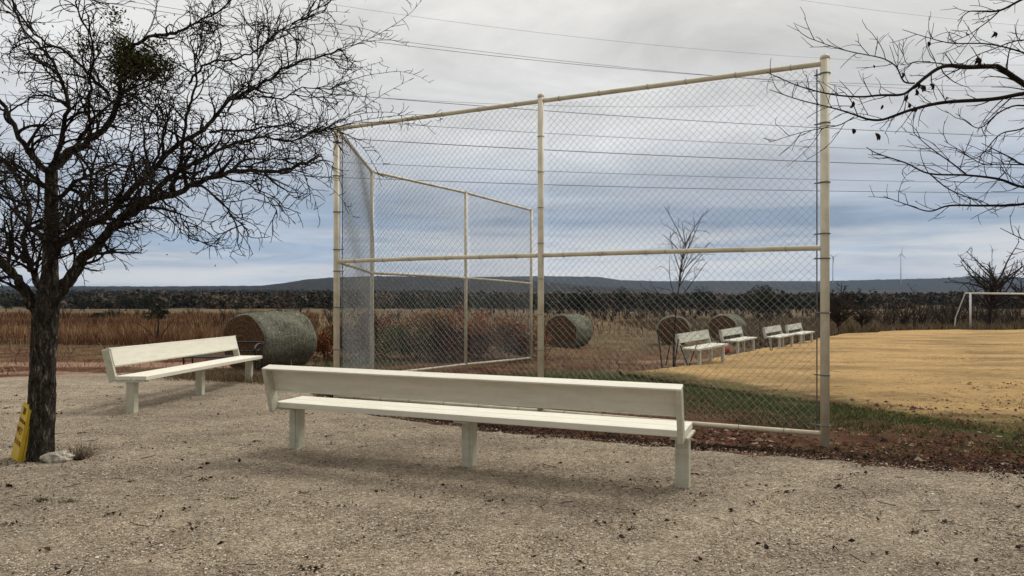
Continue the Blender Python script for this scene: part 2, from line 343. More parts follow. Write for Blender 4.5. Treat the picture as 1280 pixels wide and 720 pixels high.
M['offwhite'] = simple('worn_label', (.5, .42, .28), (.6, .5, .36), 30, .6, .2)
M['red'] = simple('red_rubber', (.35, .02, .015), (.5, .04, .03), 10, .5, .3)
M['hill_far'] = None
def hillmat(name, a, bb, c3):
    m, t, b = mat(name, 1, .0); v = coords(t, 'Object', (.03, .03, .09))
    t.links.new(ramp(t, noise(t, v, 2.0, 12, .85), [(.40, a), (.5, bb), (.60, c3)]), b.inputs['Base Color'])
    return m
M['hill_far'] = hillmat('far_hill_scrub', (.010, .013, .012), (.026, .029, .024), (.085, .07, .052))
M['hill_near'] = hillmat('near_hill_scrub', (.008, .010, .006), (.022, .021, .014), (.075, .056, .038))

# ------------------------------------------------------------------ ground sheet
def stretch(a, b, fine, n):   # non-uniform axis: fine near 0
    k = np.linspace(-1, 1, n); s = 9.0
    f = np.sinh(k*s)/np.sinh(s); return np.where(f < 0, -f*a, f*b)
xs = stretch(-6500, 6500, .1, 420); ys = 9+stretch(-60, 8000, .1, 520)
X, Y = np.meshgrid(xs, ys); Z = G(X, Y)
nearm = (1-sm(25, 60, Y))*sm(6, 8, Y+0*X)
Z = Z+nearm*.018*(np.sin(X*2.7+Y*.6)*np.sin(Y*3.3+.4*X)+.5*np.sin(X*7.1)*np.sin(Y*6.3))
def grid_obj(name, X, Y, Z, material, attrs=None, smooth=True):
    ny, nx = X.shape; mb = MB(); i = np.arange(ny-1)[:, None]*nx+np.arange(nx-1)[None]
    mb.add(np.stack([X, Y, Z], -1).reshape(-1, 3), np.stack([i, i+1, i+nx+1, i+nx], -1).reshape(-1, 4))
    o = mb.build(name, material, smooth=smooth)
    for k, a in (attrs or {}).items():
        at_ = o.data.attributes.new(k, 'FLOAT', 'POINT'); at_.data.foreach_set('value', np.ascontiguousarray(a, dtype=float).ravel())
    return o
def gravel_far(x):   # y of the gravel's far edge
    return np.interp(x, [-60, -14, -9.9, -7.4, -5.2, -4.0, -2.7, -1.71, 0, 1.78, 2.97, 4.3, 6, 10, 40], [12, 13, 13.9, 15.0, 14.4, 13.0, 10.7, 9.1, 7.85, 6.95, 6.5, 6.05, 5.6, 4.9, 3])
lawn_near_k = [at(*p) for p in ((780, 470), (870, 484), (950, 497), (1050, 510), (1160, 528), (1280, 546))]
lnx = [p[0] for p in lawn_near_k]+[9, 20, 60]; lny = [p[1] for p in lawn_near_k]+[6.9, 5.6, 4]
def lawn_near(x): return np.interp(x, lnx, lny)
lf = [at(*p) for p in ((778, 468), (858, 461), (905, 446), (945, 438), (985, 432), (1015, 425), (1050, 418), (1130, 413.5), (1280, 412.5))]
lfx = [p[0] for p in lf]+[45, 90]; lfy = [p[1] for p in lf]+[46, 50]
def lawn_far(x): return np.interp(x, lfx, lfy)
dg = gravel_far(X)
green = .8*np.exp(-((Y-(lawn_near(np.maximum(X, lnx[0]))-.1))/(.9+.9*(1-sm(3, 6, X))))**2)*sm(-1.5, 2, X)+.9*np.exp(-((X+3.6)/1.2)**2-((Y-17.5)/1.6)**2)+.75*np.exp(-((X-1.2)/2.2)**2-((Y-13.6)/1.1)**2)
track = (np.exp(-((Y-(17.2+.03*X))/1.0)**2)+.8*np.exp(-((Y-(14.9+.02*X))/.5)**2))*(1-sm(-5.5, -3.5, X))+.7*np.exp(-((X-5)/4)**2-((Y-(21+.4*(X-5)))/1.6)**2)
tag(grid_obj('ground', X, Y, Z, M['ground'], {'green': green, 'track': track}), 'red soil with patches of dry grass behind the gravel', 'ground', kind='structure')

def vnoise(x, y, s, seed=0):
    return np.array([mnoise.noise(Vector((float(a)*s, float(b_)*s, seed))) for a, b_ in zip(np.ravel(x), np.ravel(y))]).reshape(np.shape(x))
# gravel sheet with a ragged far edge
gx = np.arange(-30, 14, .035); edge = gravel_far(gx)+.16*vnoise(gx, gx*0, 1.3, 3)+.09*vnoise(gx, gx*0, 5, 8)+.05*vnoise(gx, gx*0, 17, 5)
tt = np.concatenate([np.linspace(0, .9, 60), np.linspace(.91, 1, 14)])
GX = np.broadcast_to(gx, (len(tt), len(gx))); y0 = -9
GY = y0+(edge-y0)[None]*tt[:, None]
lump = .012*np.sin(GX*1.1+.5*GY)*np.sin(GY*1.7)+.007*np.sin(GX*4.3+GY)*np.sin(GY*5.1-.7*GX)+.005*np.sin(GX*11+2*GY)*np.sin(GY*9)
GZ = G(GX, GY)+.03+lump*.8-.045*sm(.985, 1, tt)[:, None]
tag(grid_obj('gravel_yard', GX, GY, GZ, M['gravel']), 'pale crushed gravel yard in the foreground', 'gravel', kind='structure')
def GG(x, y): return float(G(x, y))+.03
# lawn sheet
lx = np.concatenate([np.arange(2.3, 12, .05), np.arange(12, 30, .15), np.arange(30, 90, 1.0)])
e0 = lawn_near(lx)+.3*vnoise(lx, lx*0, 1.1, 2)+.14*vnoise(lx, lx*0, 5, 4)+.06*vnoise(lx, lx*0, 15, 4)
e1 = lawn_far(lx)+.5*vnoise(lx, lx*0, .8, 9)+.3*vnoise(lx, lx*0, 4, 9); e1 = np.maximum(e1, e0+.05)
tt = np.linspace(0, 1, 150)**1.4
LX = np.broadcast_to(lx, (len(tt), len(lx))); LY = e0[None]+(e1-e0)[None]*tt[:, None]
LNZ = vnoise(LX*.5, LY, .55, 61)+.5*vnoise(LX*.7, LY, 1.7, 62)
LZ = G(LX, LY)+.05+.035*LNZ+.02*sm(.1, .5, tt)[:, None]-.075*(1-sm(0, .05, tt))[:, None]-.09*sm(.985, 1, tt)[:, None]
d_edge = (LY-lawn_near(LX))/(2.1+2.6*(1-sm(2.5, 7, LX)))
tag(grid_obj('lawn', LX, LY, LZ, M['lawn'], {'edge': d_edge}), 'golden dormant lawn edged with green on the right', 'lawn', kind='structure')

# ------------------------------------------------------------------ hills
def ridge(name, Yd, prof, depth, material, label, rough=3.0, seed=0):
    px = np.arange(prof[0][0], prof[-1][0], 1.6); py = np.interp(px, [p[0] for p in prof], [p[1] for p in prof])
    xx = (px-CX)/F*Yd; zt = H-(py-CY)/F*Yd+rough*(vnoise(px, px*0, .13, seed)+.7*vnoise(px, px*0, .45, seed+3))
    rows = 26; s = np.linspace(0, 1, rows)[:, None]; bz = G(xx, xx*0+Yd-depth)-3
    prf = s**1.25
    XX = np.broadcast_to(xx, (rows, len(xx))); YY = Yd-depth*(1-s)+0*XX
    gul = 1+.10*vnoise(XX, YY, .006, seed)*(1-s)*4*s
    ZZ = bz+(zt-bz)*prf*gul
    back = np.stack([xx, xx*0+Yd+depth*.4, zt*.2+bz*.8], -1)
    XX = np.vstack([XX, back[:, 0]]); YY = np.vstack([YY, back[:, 1]]); ZZ = np.vstack([ZZ, back[:, 2]])
    return tag(grid_obj(name, XX, YY, ZZ, material), label, 'hills', kind='structure')
ridge('hills', 4600, [(380, 352), (520, 350), (600, 346), (677, 345), (748, 346), (775, 350), (825, 351.5), (900, 351), (1020, 351.5), (1100, 349.5), (1167, 348), (1210, 346), (1250, 346.5), (1330, 349), (1500, 351), (1900, 353)], 1300, M['hill_far'], 'long blue grey flat topped hills on the horizon to the right', 3.2, 1)
ridge('hills', 2700, [(-900, 356), (-200, 357.5), (0, 357.5), (200, 358), (340, 357), (362, 353), (385, 349), (420, 346.5), (470, 345), (560, 346), (640, 348), (720, 356), (800, 362)], 900, M['hill_near'], 'dark wooded rise on the horizon at the left', 2.2, 5)

# ------------------------------------------------------------------ branch machinery
def unit(v): return v/(np.linalg.norm(v)+1e-12)
def grow(p0, d0, L, segs, curl, up, rg):
    P = [np.array(p0, float)]; d = unit(np.array(d0, float)); ax = unit(rg.normal(size=3)); st = L/segs
    for _ in range(segs):
        d = unit(d+curl*np.cross(ax, d)+rg.normal(size=3)*curl*.55+np.array([0, 0, up]))
        P.append(P[-1]+d*st)
    return np.array(P)
def spawn(mb, P, r0, r1, level, cfg, rg):
    """side shoots of the branch P, then theirs"""
    seg = np.linalg.norm(np.diff(P, axis=0), axis=1); cum = np.concatenate([[0], np.cumsum(seg)]); L = cum[-1]
    gap, len_, nseg, curl, up, ang, start, rmin = cfg[level]
    s = L*start+rg.uniform(0, gap)
    while s < L:
        k = min(np.searchsorted(cum, s)-1, len(P)-2); k = max(k, 0); f = (s-cum[k])/max(seg[k], 1e-9)
        p = P[k]+(P[k+1]-P[k])*f; T = unit(P[k+1]-P[k]); rl = r0+(r1-r0)*s/L
        side = unit(np.cross(T, rg.normal(size=3))); a = R(rg.uniform(ang[0], ang[1]))
        d = T*math.cos(a)+side*math.sin(a)
        l = rg.uniform(.45, 1.15)*len_*(1-.6*s/L if level == 0 else 1-.3*s/L)
        q0 = max(min(rl*.62, rmin*3.2), rmin*1.3) if level < len(cfg)-1 else rmin*1.25
        Q = grow(p, d, l, nseg, curl, up, rg)
        mb.tube(Q, np.linspace(q0, rmin*.75, len(Q)), 4 if q0 > rmin*2 else 3, False)
        if level+1 < len(cfg): spawn(mb, Q, q0, rmin, level+1, cfg, rg)
        s += gap*rg.uniform(.5, 1.5)
def smooth_path(K, n=5):
    K = np.asarray(K, float); out = []
    for i in range(len(K)-1):
        p0 = K[max(i-1, 0)]; p1 = K[i]; p2 = K[i+1]; p3 = K[min(i+2, len(K)-1)]
        for t_ in np.arange(n)/n:
            out.append(.5*((2*p1)+(p2-p0)*t_+(2*p0-5*p1+4*p2-p3)*t_**2+(-p0+3*p1-3*p2+p3)*t_**3))
    out.append(K[-1]); return np.array(out)

# ------------------------------------------------------------------ big tree on the left
TY = 6.43
base = at(50, 579); TY = base[1]
tree = empty('bare_tree', base, 0, label='large leafless tree with rough bark and a mistletoe clump, left edge of the gravel yard', cat='tree')
rg = np.random.default_rng(3)
def P3(lst, dep):   # pixel trace -> metres at the tree's own distance, with a depth that wanders from the trunk plane
    n = len(lst); out = []
    for i, q in enumerate(lst):
        f = i/(n-1); out.append(pt(q[0], q[1], TY+dep[0]+(dep[1]-dep[0])*f)-base)
    P = smooth_path(out, 5); w = rg.normal(size=(len(P), 3))*.007+np.cumsum(rg.normal(size=(len(P), 3))*.006, 0); w[0] = 0
    return P+w
trunk = MB()
tp = smooth_path([pt(51, 590, TY)-base, pt(50, 560, TY)-base, pt(52, 500, TY)-base, pt(54, 440, TY)-base, pt(57, 395, TY)-base, pt(61, 365, TY)-base, pt(63, 320, TY+.03)-base, pt(64, 265, TY+.06)-base, pt(64, 210, TY+.1)-base], 10)
fr = np.linspace(0, 1, len(tp))
rr_ = np.interp(fr, [0, .06, .12, .35, .52, .60, .7, .85, 1], [.185, .130, .108, .100, .106, .096, .068, .058, .05])
# lumpy, buttressed trunk
sides = 40; a = np.arange(sides)*2*np.pi/sides
ring = []
for i, (p, r_) in enumerate(zip(tp, rr_)):
    lob = 1+.10*np.sin(a*3+1.1)*max(0, 1-fr[i]*6)+.05*np.sin(a*4+fr[i]*3)
    lob = lob+np.array([.06*mnoise.noise(Vector((math.cos(q)*1.6, math.sin(q)*1.6, p[2]*4)))+.10*mnoise.noise(Vector((math.cos(q)*5, math.sin(q)*5, p[2]*14))) for q in a])
    ring.append(np.stack([p[0]+r_*lob*np.cos(a), p[1]+r_*lob*np.sin(a), np.full(sides, p[2])], -1))
ring = np.array(ring); i = np.arange(len(tp)-1)[:, None]*sides; j = np.arange(sides)[None]
trunk.add(ring.reshape(-1, 3), np.stack([i+j, i+(j+1) % sides, i+sides+(j+1) % sides, i+sides+j], -1).reshape(-1, 4))
limbs = [  # pixel trace, radii m, depth offsets m, start fraction of shoots
 ([(46,386),(34,372),(20,350),(0,329),(-40,300),(-95,262),(-160,225)], .075,.018,(0,-.5)),
 ([(50,380),(44,355),(36,330),(28,296),(32,262),(20,228),(-5,190),(-30,140)], .048,.012,(0,.7)),
 ([(36,328),(18,318),(0,311),(-40,300),(-90,300)], .03,.01,(.1,.6)),
 ([(62,382),(84,352),(102,325),(125,302),(150,272),(185,250),(225,236),(262,217),(307,209),(354,210),(392,196)], .082,.012,(0,-.35)),
 ([(66,306),(83,300),(128,278),(167,244),(194,222),(225,190),(262,165),(285,139),(322,120),(360,92),(400,78),(428,70)], .052,.008,(0,.3)),
 ([(150,272),(170,262),(205,230),(240,208),(282,188),(325,176),(365,180),(400,168)], .045,.007,(-.1,.9)),
 ([(64,215),(56,208),(38,188),(22,169),(0,131),(-30,95),(-70,60)], .05,.012,(.1,-.4)),
 ([(64,212),(71,195),(97,176),(124,150),(142,112),(150,70),(176,39),(210,32),(232,22),(272,-2),(300,-30)], .055,.006,(.1,.2)),
 ([(66,205),(75,172),(82,131),(67,90),(45,62),(22,34),(6,-5),(0,-40)], .034,.006,(.1,.5)),
 ([(136,120),(112,92),(86,71),(49,45),(22,0),(10,-50)], .022,.006,(.15,-.3)),
 ([(215,240),(221,210),(225,165),(232,131),(240,101),(236,75),(232,49),(262,46)], .027,.005,(-.2,.1)),
 ([(236,104),(262,81),(290,74),(319,67),(350,42),(375,28),(410,6)], .015,.004,(.05,-.4)),
 ([(262,165),(311,163),(350,158),(388,164),(412,156)], .016,.004,(.1,-.2)),
 ([(230,236),(259,232),(285,259),(300,272),(312,280)], .018,.004,(-.3,-.6)),
 ([(200,246),(222,262),(236,278),(240,300)], .014,.004,(-.2,.3)),
 ([(262,217),(300,226),(330,240),(350,262)], .014,.004,(-.25,.2)),
 ([(187,214),(200,180),(205,150),(196,120),(204,90)], .018,.004,(.1,-.5)),
 ([(285,139),(300,112),(318,88),(322,60),(316,22)], .014,.004,(.2,.6)),
 ([(142,112),(170,120),(196,138),(215,160)], .014,.004,(.1,-.6)),
 ([(128,278),(150,250),(160,215),(170,190)], .02,.005,(.05,-.9)),
 ([(97,176),(112,150),(110,110),(118,60),(104,20),(110,-30)], .022,.005,(.1,-.8)),
 ([(82,131),(100,120),(110,96)], .012,.005,(.2,.9)),
 ([(64,260),(90,235),(115,222),(150,212),(190,200)], .03,.006,(0,-1.6)),
 ([(64,240),(40,235),(10,222),(-40,205)], .03,.006,(0,-1.5)),
 ([(62,330),(80,300),(96,282),(120,262)], .032,.008,(0,-1.2)),
 ([(64,290),(90,270),(130,250),(180,246),(230,222)], .04,.008,(0,1.7)),
 ([(60,300),(30,280),(10,240),(-20,200)], .036,.008,(0,1.6)),
 ([(64,215),(90,185),(120,140),(160,118),(200,100)], .034,.006,(.1,1.5)),
 ([(322,120),(352,122),(380,110),(405,112),(428,104)], .011,.004,(.2,.6)),
 ([(307,209),(340,196),(372,206),(400,190)], .012,.004,(-.25,.4)),
]
crown = MB()
cfg = [(.095, .60, 8, .17, .012, (25, 70), .08, .0048), (.076, .33, 6, .22, .0, (25, 70), .10, .0034), (.075, .15, 4, .25, 0, (25, 75), .12, .0027)]
tips = []
for (lst, r0, r1, dep) in limbs:
    P = P3(lst, dep); r0 *= .74; rad_ = r1+(r0-r1)*(1-np.linspace(0, 1, len(P)))**1.5
    (trunk if r0 > .03 else crown).tube(P, rad_, 10 if r0 > .03 else 7, True)
    spawn(crown, P, r0, r1, 0, cfg, rg); tips.append(P)
# long arching whips at the outer right of the crown
for _ in range(60):
    P = tips[rg.choice([3, 4, 5, 7, 10, 11, 12, 17, 28])]; k = int(len(P)*rg.uniform(.55, .98)); d = unit(P[min(k+1, len(P)-1)]-P[k-1])
    Q = grow(P[k], d+np.array([.5, rg.uniform(-.4, .4), rg.uniform(-.1, .7)]), rg.uniform(.5, 1.25), 12, .11, -.02, rg)
    crown.tube(Q, np.linspace(.0042, .0016, len(Q)), 3, False); spawn(crown, Q, .004, .002, 2, cfg, rg)
# broken stubs on the limbs
trunk.build('trunk', M['bark'], tree, smooth=True)
crown.build('crown', M['twig'], tree, smooth=True)
def leaves(mb, C, size, rg, tint, asp=.5, curl=.3, flat=1.0):
    n = len(C); d = rg.normal(size=(n, 3)); d[:, 2] *= flat; d /= np.linalg.norm(d, axis=1)[:, None]; e = np.cross(d, rg.normal(size=(n, 3))*np.array([flat, flat, 1])); e /= np.linalg.norm(e, axis=1)[:, None]
    sz = np.broadcast_to(size, (n,))*rg.uniform(.6, 1.3, n); nrm = np.cross(d, e)
    a_ = C-d*sz[:, None]*.5; b_ = C+e*(sz*asp*.5)[:, None]+nrm*(sz*curl*.3)[:, None]; c_ = C+d*sz[:, None]*.5; f_ = C-e*(sz*asp*.5)[:, None]+nrm*(sz*curl*.3)[:, None]
    V = np.stack([a_, b_, c_, f_], 1).reshape(-1, 3); k = np.arange(n)[:, None]*4
    mb.add(V, k+np.arange(4)[None], tint=np.repeat(tint, 4))
mis = MB(); cen = pt(160, 74, TY+.12)-base
C = []
for _ in range(26):
    c0 = cen+rg.normal(size=3)*np.array([.13, .13, .13]); C.append(c0+rg.normal(size=(150, 3))*.055)
C = np.vstack(C); leaves(mis, C, .032, rg, rg.uniform(0, 1, len(C)), .55)
for _ in range(120):
    Q = grow(cen+rg.normal(size=3)*.05, rg.normal(size=3), rg.uniform(.15, .36), 4, .2, 0, rg); mis.tube(Q, .0025, 3, False, 0.0)
tag(mis.build('mistletoe_clump', M['mistletoe'], tree, keep_tint=True), 'olive green mistletoe clump among the bare twigs')
dl = MB(); allp = np.vstack([p[int(len(p)*.4):] for p in tips]); ix = rg.integers(0, len(allp), 420)
C = allp[ix]+rg.normal(size=(420, 3))*.14; leaves(dl, C, .028, rg, rg.uniform(0, .6, 420), .45)
dl.build('dead_leaves', M['dryleaf'], tree, keep_tint=True)

# ------------------------------------------------------------------ tree on the right, trunk just outside the picture
BY = 5.0
tb = np.array([5.9, 5.5, float(G(5.9, 5.5))+.02])
tree2 = empty('bare_tree', tb, 0, label='bare branches with a few clinging dead leaves reaching in from the right edge', cat='tree')
rg = np.random.default_rng(8)
def Q3(lst, dep):
    n = len(lst); return np.array([pt(q[0], q[1], BY+dep[0]+(dep[1]-dep[0])*i/(n-1))-tb for i, q in enumerate(lst)])
tk = MB(); fork = np.array([0, 0, 1.75])
tk.tube(smooth_path([[0, 0, -.1], [.02, 0, .5], [-.03, .02, 1.2], fork, [-.05, .05, 2.6], [.1, .1, 3.6]], 8), np.interp(np.linspace(0, 1, 41), [0, .1, .5, 1], [.2, .15, .13, .04]), 18)
hubs = [np.array([-.05, .05, 2.5]), np.array([-.03, .02, 1.8]), np.array([.0, .07, 3.1])]
cr = MB(); R2 = [
 ([(1330,135),(1280,105),(1250,85),(1240,83),(1207,84),(1187,82),(1172,86),(1155,98),(1143,108),(1128,118),(1100,119),(1075,121),(1040,118),(1000,108),(958,90)], .019, .0025, (.2,-.15), 0),
 ([(1143,104),(1130,102),(1122,86),(1115,79),(1100,72),(1065,65),(1040,58),(1010,47)], .006, .0022, (0,-.2), None),
 ([(1340,110),(1280,117),(1240,124),(1180,128),(1140,137),(1115,146),(1100,150),(1085,149),(1070,144),(1045,136),(1000,125),(962,112)], .016, .0022, (.3,.0), 0),
 ([(1072,144),(1066,130),(1058,118),(1048,110)], .004, .0018, (.1,0), None),
 ([(1068,146),(1050,156),(1030,160),(1000,166),(962,178)], .0045, .0018, (.1,.2), None),
 ([(1340,240),(1280,255),(1231,257),(1187,257),(1162,264),(1137,257),(1104,245)], .012, .0022, (0,.4), 1),
 ([(1340,238),(1280,234),(1249,224),(1209,219),(1162,217),(1133,204),(1097,192),(1083,184)], .011, .0022, (.2,-.2), 1),
 ([(1162,217),(1187,237),(1227,253)], .005, .003, (.1,.1), None),
 ([(1340,220),(1280,206),(1267,199),(1245,188),(1227,179)], .009, .0022, (0,.1), 1),
 ([(1280,206),(1250,205),(1228,205),(1200,188),(1180,176)], .005, .002, (0,.3), None),
 ([(1209,219),(1190,204),(1162,184),(1142,166)], .006, .002, (.2,.1), None),
 ([(1340,-30),(1280,-2),(1250,13),(1225,14),(1210,15),(1197,27)], .011, .0022, (0,.2), 2),
 ([(1250,13),(1237,25),(1222,36),(1210,44),(1185,54)], .005, .002, (.1,.2), None),
 ([(1340,90),(1280,66),(1235,55),(1190,54),(1160,47),(1128,37)], .007, .002, (0,.3), 2),
 ([(1340,330),(1310,315),(1280,300),(1250,285)], .008, .002, (0,.1), 1),
 ([(1340,60),(1280,50),(1240,62),(1215,72),(1190,90)], .007, .002, (.5,.4), 2),
 ([(1340,150),(1280,132),(1250,140),(1225,160),(1205,150)], .008, .002, (-.1,-.3), 0),
 ([(1330,135),(1280,160),(1250,168),(1225,195),(1205,200)], .008, .002, (.3,.6), 0),
 ([(1172,86),(1168,74),(1162,62),(1160,54)], .0035, .002, (.1,.1), None),
 ([(1163,77),(1145,77),(1133,79),(1128,60)], .0035, .0018, (.1,.1), None),
]
cfg2 = [(.075, .42, 5, .15, .004, (20, 60), .05, .0024), (.12, .15, 4, .2, 0, (25, 65), .15, .0018)]
for lst, r0, r1, dep, hub in R2:
    P = Q3(lst, dep)
    if hub is not None:
        Hb = hubs[hub]; P = np.vstack([Hb, Hb*.55+P[0]*.45+np.array([0, 0, .06]), P]); P = smooth_path(P, 5)
        tk.tube(P[:8], np.linspace(.045, r0*1.2, 8), 8); rads = np.linspace(r0*1.25, r1, len(P))
    else: P = smooth_path(P, 4); rads = np.linspace(r0, r1, len(P))
    cr.tube(P, rads, 6, True); spawn(cr, P, r0, r1, 0, cfg2, rg)
for k in range(14):
    d = np.array([math.cos(k*2.4+1)*.8+.5, math.sin(k*2.4+1), rg.uniform(.2, .9)]); hb = hubs[k % 3]
    P = grow(hb, d, rg.uniform(1.3, 2.1), 9, .10, .02, rg); cr.tube(P, np.linspace(.035, .004, len(P)), 6); spawn(cr, P, .03, .004, 0, [(.16, .5, 5, .2, .01, (25, 65), .15, .003), (.14, .22, 4, .2, 0, (25, 70), .1, .002)], rg)
tk.build('trunk', M['bark'], tree2, smooth=True); cr.build('crown', M['twig'], tree2, smooth=True)
lv = MB()
for (x_, y_, s_) in ((1128,92,.036),(1066,128,.045),(1146,104,.05),(1151,108,.05),(1163,106,.042),(1133,120,.04),(1222,73,.055),(1229,80,.04),(1241,41,.045),(1160,53,.03),(1136,130,.035),(1103,132,.03),(1066,162,.035),(1095,168,.05),(1145,113,.04),(1142,135,.035),(1183,122,.02),(1092,82,.02)):
    s_ *= 1.25; c0 = pt(x_, y_, BY+rg.uniform(-.05, .1))-tb
    for q in range(2):
        d = unit(np.array([rg.uniform(-.6, .6), rg.uniform(-.3, .3), -1.0])); w = unit(np.cross(d, np.array([rg.uniform(-.4, .4), 1, .2]))); nn_ = np.cross(d, w)
        ts = np.linspace(0, 1, 6); wd = np.sin(ts*np.pi)**.8*s_*.22; cc_ = c0+d*s_*(ts[:, None]-.2)+nn_*(.25*s_*np.sin(ts*3))[:, None]
        V = np.stack([cc_-w*wd[:, None]+nn_*wd[:, None]*.6, cc_, cc_+w*wd[:, None]+nn_*wd[:, None]*.6], 1).reshape(-1, 3)
        Qd = [[3*k+c_, 3*k+c_+1, 3*k+c_+4, 3*k+c_+3] for k in range(5) for c_ in (0, 1)]; lv.add(V, Qd, tint=.15)
lv.build('dead_leaves', M['dryleaf'], tree2, keep_tint=True)

# ------------------------------------------------------------------ backstop fence
FH = 3.66
P1 = np.array([3.09, 7.11, 0]); P2 = np.array([-2.41, 9.89, 0]); P3_ = np.array([-2.52, 12.95, 0]); P4 = np.array([-.985, 15.35, 0]); P5 = np.array([.475, 17.85, 0]); PM = P1+(P2-P1)*.5
zb = {0: .12, 1: .115, 2: .1, 3: .02, 4: -.03, 5: -.12}
nodes = [P1, PM, P2, P3_, P4, P5]
for i_, p in enumerate(nodes): p[2] = zb[i_]
fence = empty('backstop_fence', (P1[0], P1[1], 0), 0, label='tall beige pipe and chain link backstop standing behind the long bench', cat='fence')
org = np.array([P1[0], P1[1], 0])
prad = [.043, .037, .041, .036, .034, .034]
for i_, p in enumerate(nodes):
    mb = MB(); q = p-org; top = q[2]+FH+(.09 if i_ in (0, 1) else .05)
    mb.tube([q+[0, 0, -.28-q[2]*0], [q[0], q[1], top-.03]], prad[i_], 20)
    r_ = prad[i_]; mb.tube([[q[0], q[1], top-.05], [q[0], q[1], top-.025], [q[0], q[1], top-.008], [q[0], q[1], top]], [r_*1.08, r_*1.06, r_*.8, r_*.2], 20)
    o = mb.build('post', M['pipe'], fence, smooth=True)
    for poly in o.data.polygons: pass
rail_r = .026
def rail(name, a_, b_, z, r=rail_r, n=30, bow=.0):
    mb = MB(); s = np.linspace(0, 1, n)[:, None]; A = a_-org; B = b_-org
    P = A+(B-A)*s; P[:, 2] = A[2]+(B[2]-A[2])*s[:, 0]+z+bow*np.sin(s[:, 0]*np.pi)
    mb.tube(P, r, 14); o = mb.build(name, M['rail'], fence, smooth=True); return o
for a_, b_ in ((P1, PM), (PM, P2), (P2, P3_), (P3_, P4), (P4, P5)):
    rail('top_rail', a_, b_, FH); rail('middle_rail', a_, b_, FH*.502, bow=.006); rail('bottom_rail', a_, b_, 0.0, bow=-.004)
WD = .082; w2 = WD/2
frng = np.random.default_rng(4)
def chain(a_, b_, side):
    A = a_-org; B = b_-org; D = B-A; L = math.hypot(D[0], D[1]); ux = np.array([D[0]/L, D[1]/L, 0]); nrm = np.array([ux[1], -ux[0], 0])*side
    mb = MB(); n = int((L-.12)/w2); x0 = (L-n*w2)/2; rows = int((FH-.07)/w2)
    hgt = np.arange(rows+1)*w2*(FH-.07)/(rows*w2)+.035
    for k in range(n):
        ph = k % 2; xx = x0+k*w2+((np.arange(rows+1)+ph) % 2)*w2
        sag = .022*np.sin(xx*2.1+hgt*1.7)+.008*np.sin(hgt*5+xx*3.1)
        off = .034+.0016*np.where((np.arange(rows+1)+ph) % 2 == 0, 1, -1)+.028*np.sin(xx*1.3+hgt*1.9)**2
        z = hgt+A[2]+(B[2]-A[2])*xx/L+sag*.6
        P = A[:2][None]+ux[:2][None]*(xx+sag*.4)[:, None]+nrm[:2][None]*off[:, None]
        mb.tube(np.column_stack([P, z]), .0023, 3, False)
    # tie wire selvage
    mb.build('chain_link_mesh', M['galv'], fence)
    return A, ux, nrm, L
for a_, b_ in ((P1, PM), (PM, P2), (P2, P3_), (P3_, P4), (P4, P5)): chain(a_, b_, 1)
def hgt_of(py, Yd): return H-(py-CY)/F*Yd
uA = unit(P2-P1); uB = unit(P3_-P2)
def tension(post, ux, side, ys, Yd):
    q = post-org; n_ = np.array([ux[1], -ux[0], 0]); b0 = q+ux*side*.075+n_*.03
    mb = MB(); mb.tube([b0+[0, 0, .03], b0+[0, 0, FH-.04]], .0065, 6); mb.build('tension_bar', M['band'], fence)
    for y_ in ys:
        z = hgt_of(y_, Yd); mb = MB(); aa = np.linspace(0, 2*np.pi, 20)
        r_ = .047; mb.tube(np.column_stack([q[0]+r_*np.cos(aa), q[1]+r_*np.sin(aa), np.full(20, z)]), .007, 6, False)
        c0 = np.array([q[0], q[1], z]); mb.tube([c0+ux*side*.046+n_*.01, c0+ux*side*.1+n_*.03], .0075, 6); mb.build('brace_band', M['band'], fence)
tension(P1, uA, 1, (92, 154, 228, 292, 323, 391, 469, 532), 7.11)
tension(P2, uA, -1, (178, 220, 265, 312, 339, 384, 437), 9.89)
tension(P2, uB, 1, (), 9.89)
# tie wires around rails, and mid post ties
for a_, b_ in ((P1, PM), (PM, P2), (P2, P3_), (P3_, P4), (P4, P5)):
    A = a_-org; B = b_-org
    for zz_ in (0, FH*.502, FH):
        for s in ((.1, .26, .42, .58, .74, .9) if a_ is not P2 else (.25, .5, .75)):
            mb = MB(); s = s+frng.uniform(-.02, .02); c0 = A+(B-A)*s; u_ = unit(B-A); n_ = np.array([u_[1], -u_[0], 0]); aa = np.linspace(0, 2*np.pi, 11)
            mb.tube(c0+np.array([0, 0, zz_])+n_*(rail_r+.004)*np.cos(aa)[:, None]+np.array([0, 0, 1.])*(rail_r+.004)*np.sin(aa)[:, None]+u_*.02*np.sin(aa/2)[:, None], .003, 4, False)
            mb.build('tie_wire', M['band'], fence)
for pz in np.arange(.3, 3.6, .42):
    mb = MB(); q = PM-org; aa = np.linspace(0, 2*np.pi, 14); mb.tube(np.column_stack([q[0]+.041*np.cos(aa), q[1]+.041*np.sin(aa), np.full(14, pz+q[2])]), .0035, 4, False); mb.build('tie_wire', M['band'], fence)

